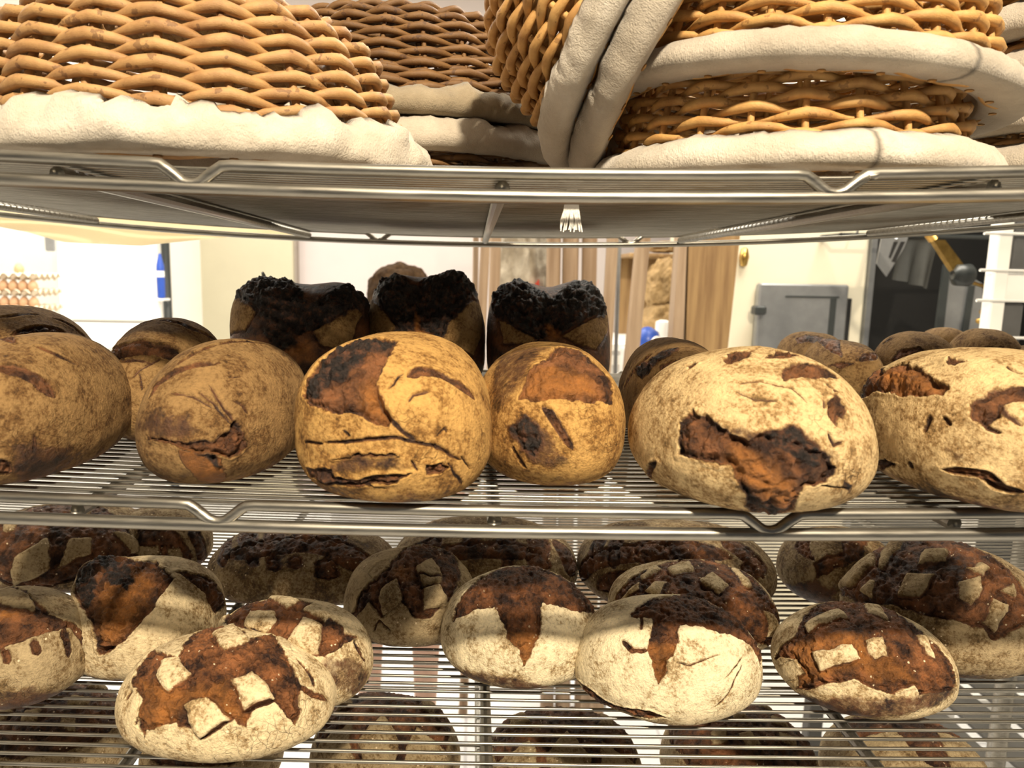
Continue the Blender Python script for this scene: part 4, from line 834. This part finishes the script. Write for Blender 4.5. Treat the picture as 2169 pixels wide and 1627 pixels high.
props(MB().tube([(xl, Yb, zr_), (xr, Yb, zr_)], .009, 10).tube([(xl, Yb, 0), (xl, Yb, zr_+.016)], .010, 10).tube([(xr, Yb, 0), (xr, Yb, zr_+.016)], .010, 10).build('hanging_rail', GREY_M, smooth=True), 'grey rail stand from which the canvas bag hangs', 'rail')
# side table with paper bags, blue machine, white canister
Yt = 2.9; q = W(1400, 722, Yt)
props(MB().box((W(1250, 722, Yt).x, Yt-.15, q.z-.03), (W(1470, 722, Yt).x, Yt+.4, q.z), .004).box((W(1260, 722, Yt).x, Yt-.1, 0), (W(1460, 722, Yt).x, Yt+.35, q.z-.03)).build('side_table', WHITE_M), 'white cupboard behind the leaning handles, holding paper bags', 'table')
def crumple(name, x0, y0, x1, y1, Y, th, mat, seed, label, cat, zb=None, group=None):
    a = W(x0, y0, Y); b = W(x1, y1, Y); U, Q = cubesphere(26); p4 = U/((abs(U)**3.2).sum(1)**(1/3.2))[:, None]
    f = 1-2*np.abs(fbm(U*2.0, seed, 3)); g = fbm(U*5, seed+2, 2)
    sc3 = np.array([abs(b.x-a.x)/2, th, (a.z-(zb if zb else b.z))/2]); P = p4*sc3*(1+.16*f+.06*g)[:, None]
    P[:, 0] *= 1-.35*sstep(.1, 1., U[:, 2]); P[:, 2] = np.maximum(P[:, 2], -sc3[2])
    o = mesh_obj(name, P, Q.tolist(), mat, smooth=False); o.location = ((a.x+b.x)/2, Y, (zb if zb else b.z)+sc3[2]); return props(o, label, cat, group)
GP = 'brown paper bags on the cupboard'
crumple('paper_bag', 1368, 640, 1432, 722, Yt+.05, .07, PAPER_M, 5, 'squat crumpled brown paper bag lower in the pile by the plank', 'paper bag', zb=q.z, group=GP)
crumple('paper_bag', 1374, 552, 1440, 650, Yt+.05, .07, PAPER_M, 8, 'upper crumpled brown paper bag with twisted neck', 'paper bag', group=GP)
a = W(1345, 545, Yt+.1)
props(MB().box((W(1340, 535, Yt).x, Yt+.05, a.z-.0), (W(1455, 535, Yt).x, Yt+.35, a.z+.015), .002).box((W(1345, 545, Yt).x, Yt+.33, q.z), (W(1455, 545, Yt).x, Yt+.35, a.z)).build('wall_board', PLANK_M), 'dark shelf board above the brown paper bags', 'shelf')
crumple('paper_bag', 1380, 512, 1440, 536, Yt+.12, .06, PAPER_M, 12, 'flat dark paper bag lying on the board near the plank', 'paper bag', group=GP)
mc = empty('hand_mixer', (W(1370, 740, 2.5).x, 2.5, W(1370, 740, 2.5).z), 'blue and white machine with a round cord loop behind the thickest handle', 'machine')
MB().lathe([(.001, 0), (.04, .002), (.045, .03), (.036, .06), (.012, .075), (.001, .077)], 18).build('machine_body', BLUE_M, mc, smooth=True)
MB().tube([(.02+.018*math.cos(t), -.05, .02+.026*math.sin(t)) for t in np.linspace(0, 6.283, 20)[:-1]], .004, 6, closed=True).build('cord_loop', WHITE_M, mc, smooth=True)
props(MB().box((mc.location.x-.07, 2.42, 0), (mc.location.x+.07, 2.6, mc.location.z-.001), .003).build('pedestal', WHITE_M), 'narrow white pedestal under the blue machine', 'pedestal')
q2 = W(1407, 722, 2.75)
props(MB().lathe([(.027, 0), (.028, .07), (.026, .082), (.012, .088)], 20, (q2.x, 2.78, q.z)).build('white_canister', WHITE_M, auto=True), 'small white canister at the foot of the paper bags', 'canister')
# plank
Yk = 2.35
def post(nm, pts, d, mat, lab, cat):
    P4 = [W(x, y, Yk) for x, y in pts]
    # pts: top-left, top-right, bottom-right, bottom-left ; carry on to the floor and up
    tl, tr, br, bl = P4
    dl = bl-tl; dr_ = br-tr
    lo_l = tl+dl*(tl.z/(-dl.z)); lo_r = tr+dr_*(tr.z/(-dr_.z)); up_l = tl-dl*1.6; up_r = tr-dr_*1.6
    return props(MB().extrude([up_l, up_r, lo_r, lo_l], d).build(nm, mat), lab, cat)
post('wooden_plank', [(1459, 515), (1566, 515), (1541, 745), (1453, 745)], .05, PLANK_M, 'wide rough brown plank standing upright beside the cream oven front', 'plank')
post('plank_edge', [(1438, 515), (1455, 515), (1447, 745), (1422, 745)], .06, WOOD_M, 'pale narrow batten along the wide rough plank', 'plank')
# oven block
Yo = 2.75
def ox(px, y=600): return W(px, y, Yo).x
zt_ = 2.6
ov = empty('bread_oven', (ox(1850), Yo, 0), 'cream fronted bread oven with a grey steel door and a black mouth', 'oven')
O_ = lambda o: rel(o, ov)
O_(MB().box((ox(1548), Yo, 0), (ox(1836), Yo+.9, zt_), .01).build('oven_front', plain('cream_oven_plaster', (.76, .70, .54), .6, nscale=3, var=.06), ov))
O_(MB().box((ox(1837), Yo-.01, 0), (ox(1848), Yo+.1, zt_)).build('corner_strip', GREY_M, ov))
m = MB(); za = W(1950, 900, Yo).z
m.box((ox(1849), Yo+.45, 0), (ox(2420), Yo+.5, zt_)).box((ox(2300), Yo, 0), (ox(2420), Yo+.45, zt_)).box((ox(1849), Yo, 0), (ox(2300), Yo+.45, za)).box((ox(1849), Yo, 2.2), (ox(2300), Yo+.45, zt_))
O_(m.build('oven_mouth', BLACK_M, ov))
dd = MB(); panel(dd, 1610, 600, 1788, 735, Yo-.05, .04, .006, zb=W(1700, 800, Yo).z); dd = O_(dd.build('oven_door', GREY_M, ov))
panel(MB(), 0, 0, 1, 1, Yo, .01)
m = MB(); panel(m, 1601, 648, 1624, 668, Yo-.10, .05, .006); la = m.build('door_latch', DARK_M, dd)
m = MB(); panel(m, 1664, 626, 1778, 632, Yo-.053, .004, .001, zb=None); panel(m, 1760, 632, 1764, 735, Yo-.053, .004, .001); m.build('door_groove', DARK_M, dd)
m = MB(); panel(m, 1778, 632, 1796, 735, Yo-.02, .03, .002, zb=W(1700, 800, Yo).z); O_(m.build('recess_shade_strip', BLACK_M, ov))  # black strip painting the shade of the recess beside the door
m = MB(); k0 = W(1572, 545, Yo); m.lathe([(.001, -.035), (.012, -.03), (.018, 0), (.012, .03), (.001, .035)], 14, (k0.x, Yo-.02, k0.z)); O_(m.build('brass_knob', BRASS_M, ov, smooth=True))
# tools before the oven mouth
Ys = 2.3
def poly3(pts, Y): return [W(x, y, Y) for x, y in pts]
sp = empty('steel_spatula', W(1900, 500, Ys), 'pointed steel spatula hanging before the black oven mouth', 'spatula')
bl_ = MB().extrude([p-sp.location for p in poly3([(1868, 500), (1925, 500), (1915, 525), (1878, 586), (1857, 558)], Ys)], .004).build('blade', GREY_M, sp)
MB().extrude([p-sp.location+Vector((0, -.001, 0)) for p in poly3([(1893, 512), (1902, 512), (1886, 548), (1882, 545)], Ys)], .001).extrude([p-sp.location+Vector((0, -.001, 0)) for p in poly3([(1908, 512), (1917, 512), (1896, 556), (1888, 554)], Ys)], .001).build('slot', BLACK_M, sp)
MB().tube([Vector((0, .002, -.01)), Vector((.03, .002, .22))], .009, 8).build('handle', GREY_M, sp, smooth=True)
_rz = W(1905, 500, 2.6).z-sp.location.z
MB().tube([Vector((.028, .002, .20)), Vector((.03, .15, .23)), Vector((.03, .300, _rz+.012)), Vector((.03, .308, _rz-.004))], .004, 8).build('hook', GREY_M, sp, smooth=True)
ap = MB(); V = []; Fc = []
A0, A1 = W(1905, 500, 2.6), W(1990, 500, 2.6); B0, B1 = W(1895, 592, 2.6), W(1968, 612, 2.6)
for f in (0, 1):
    for j in range(13):
        for i in range(17):
            s, t = i/16, j/12; pnt = (A0.lerp(A1, s)).lerp(B0.lerp(B1, s), t)+Vector((0, .02*math.sin(s*14+t)*t+f*.003, 0)); V.append(pnt)
    b = f*13*17
    for j in range(12):
        for i in range(16):
            q_ = (b+j*17+i, b+j*17+i+1, b+(j+1)*17+i+1, b+(j+1)*17+i); Fc.append(q_ if f else q_[::-1])
ap.add(V, Fc)
hk = MB().tube([A0+Vector((-.1, 0, 0)), A1+Vector((.3, 0, 0))], .008, 8)
props(ap.build('oven_cloth', plain('sooty_grey_cloth', (.05, .05, .045), .9), smooth=True), 'sooty dark cloth hanging in front of the black oven mouth', 'cloth')
props(MB().tube([(ox(1849)*.86, 2.6, A0.z), (ox(1849)+1.0, 2.6, A0.z)], .008, 8).tube([(ox(1849)*.86, 2.6, A0.z), (ox(1849)*.86, 2.745, A0.z)], .008, 8).build('cloth_rail', DARK_M, smooth=True), 'dark rail carrying the sooty cloth at the oven mouth', 'rail')
# brass lever mechanism
lv = empty('brass_lever', W(2040, 590, 2.0), 'polished brass bar with a round joint and curved hook beside the white rack', 'lever')
def lp(x, y, Y=2.0): return W(x, y, Y)-lv.location
MB().extrude([lp(1977, 508), lp(2002, 508), lp(2045, 565), lp(2050, 590), lp(2020, 575)], .02).build('brass_bar', BRASS_M, lv)
a, b = lp(2025, 583), lp(2052, 583)
MB().tube([a+Vector((-.01, 0, 0)), a, b, b+Vector((.006, 0, 0))], [.012, .028, .030, .024], 20).build('joint', DARK_M, lv, smooth=True)
MB().tube([lp(2050, 596), lp(2085, 607), lp(2086, 640), lp(2078, 660), lp(2088, 678), lp(2096, 664), lp(2098, 610), lp(2090, 586)], .0055, 10).build('hook', BRASS_M, lv, smooth=True)
MB().lathe([(.001, -.008), (.007, -.005), (.009, 0), (.007, .005), (.001, .008)], 14, tuple(lp(2074, 680))).build('ball_end', BRASS_M, lv, smooth=True)
MB().tube([lp(1977, 508), lp(1900, 400)], .012, 10).build('arm', BRASS_M, lv, smooth=True)
pa_ = empty('ribbed_sheet', (0, 0, 0), 'ribbed grey steel panel leaning in the oven mouth below the brass lever', 'panel')
for nm, pts in (('panel_sheet', [(2010, 560), (2080, 600), (2088, 780), (1972, 780)]),):
    MB().extrude(poly3(pts, 2.55), .02).build(nm, GREY_M, pa_)
MB().extrude(poly3([(2055, 605), (2066, 605), (2040, 780), (2026, 780)], 2.54), .01).extrude(poly3([(2000, 560), (2014, 565), (1990, 780), (1972, 780)], 2.53), .01).build('rib', DARK_M, pa_)
# white wire rack at the frame edge
wr = empty('white_bakery_rack', W(2120, 600, 1.75), 'white rack with flat post and thin wire rungs at the picture edge', 'rack')
def wp(x, y, Y=1.75): return W(x, y, Y)-wr.location
a, b = W(2124, 490, 1.75), W(2110, 720, 1.75)
zl = -wr.location.z
MB().box((-.017, 0, zl), (.017, .035, .5), .003).build('post', WHITE_M, wr)
MB().box((.36, 0, zl), (.395, .035, .5), .003).build('post', WHITE_M, wr)
for yy in (495, 573, 637, 715):
    z = wp(2120, yy).z
    MB().tube([(-.055, -.004, z), (.40, -.004, z)], .0035, 8).build('rung', WHITE_M, wr, smooth=True)
z1, z0 = wp(2120, 577).z, wp(2120, 636).z
MB().box((-.02, .01, z0), (.36, .03, z1), .003).build('white_box_panel', WHITE_M, wr)
MB().box((.03, .012, z1+.008), (.36, .03, z1+.16), .003).build('grey_panel', plain('dark_grey_board', (.10, .10, .10), .6), wr)
MB().box((.022, .012, z0-.11), (.07, .03, z0-.008), .003).build('grey_panel', bpy.data.materials['dark_grey_board'], wr)
MB().box((-.02, .04, zl+.3), (.36, .3, zl+.33), .003).build('base_shelf', WHITE_M, wr)
# slatted steel bench down at the end of the rack
sb = empty('slatted_steel_bench', (1.45, 1.38, 0), 'low bench of wide grey steel slats beyond the tall checkered loaf', 'bench')
for i in range(14):
    x = -.62+i*.105
    MB().box((x, -.31, .495), (x+.076, .31, .505), .002).build('slat', SLAT_M, sb)
for y in (-.29, .26): MB().box((-.64, y, .46), (.84, y+.03, .494), .003).build('cross_bar', SLAT_M, sb)
for x in (-.63, .80):
    for y in (-.29, .255): MB().box((x, y, 0), (x+.035, y+.035, .46), .003).build('leg', SLAT_M, sb)
# blue crate and steel box on the floor
cr = empty('blue_crate', (-.93, 1.40, 0), 'light blue plastic crate seen low through the shelf wires', 'crate')
m = MB(); m.box((-.16, -.12, 0), (.16, .12, .02)).box((-.16, -.12, .02), (.16, -.108, .42)).box((-.16, .108, .02), (.16, .12, .42)).box((-.16, -.108, .02), (-.148, .108, .42)).box((.148, -.108, .02), (.16, .108, .42))
m.build('crate_body', LBLUE_M, cr)
MB().box((-.17, -.13, .42), (.17, -.10, .44)).box((-.17, .10, .42), (.17, .13, .44)).box((-.17, -.10, .42), (-.14, .10, .44)).box((.14, -.10, .42), (.17, .10, .44)).build('crate_rim', LBLUE_M, cr)
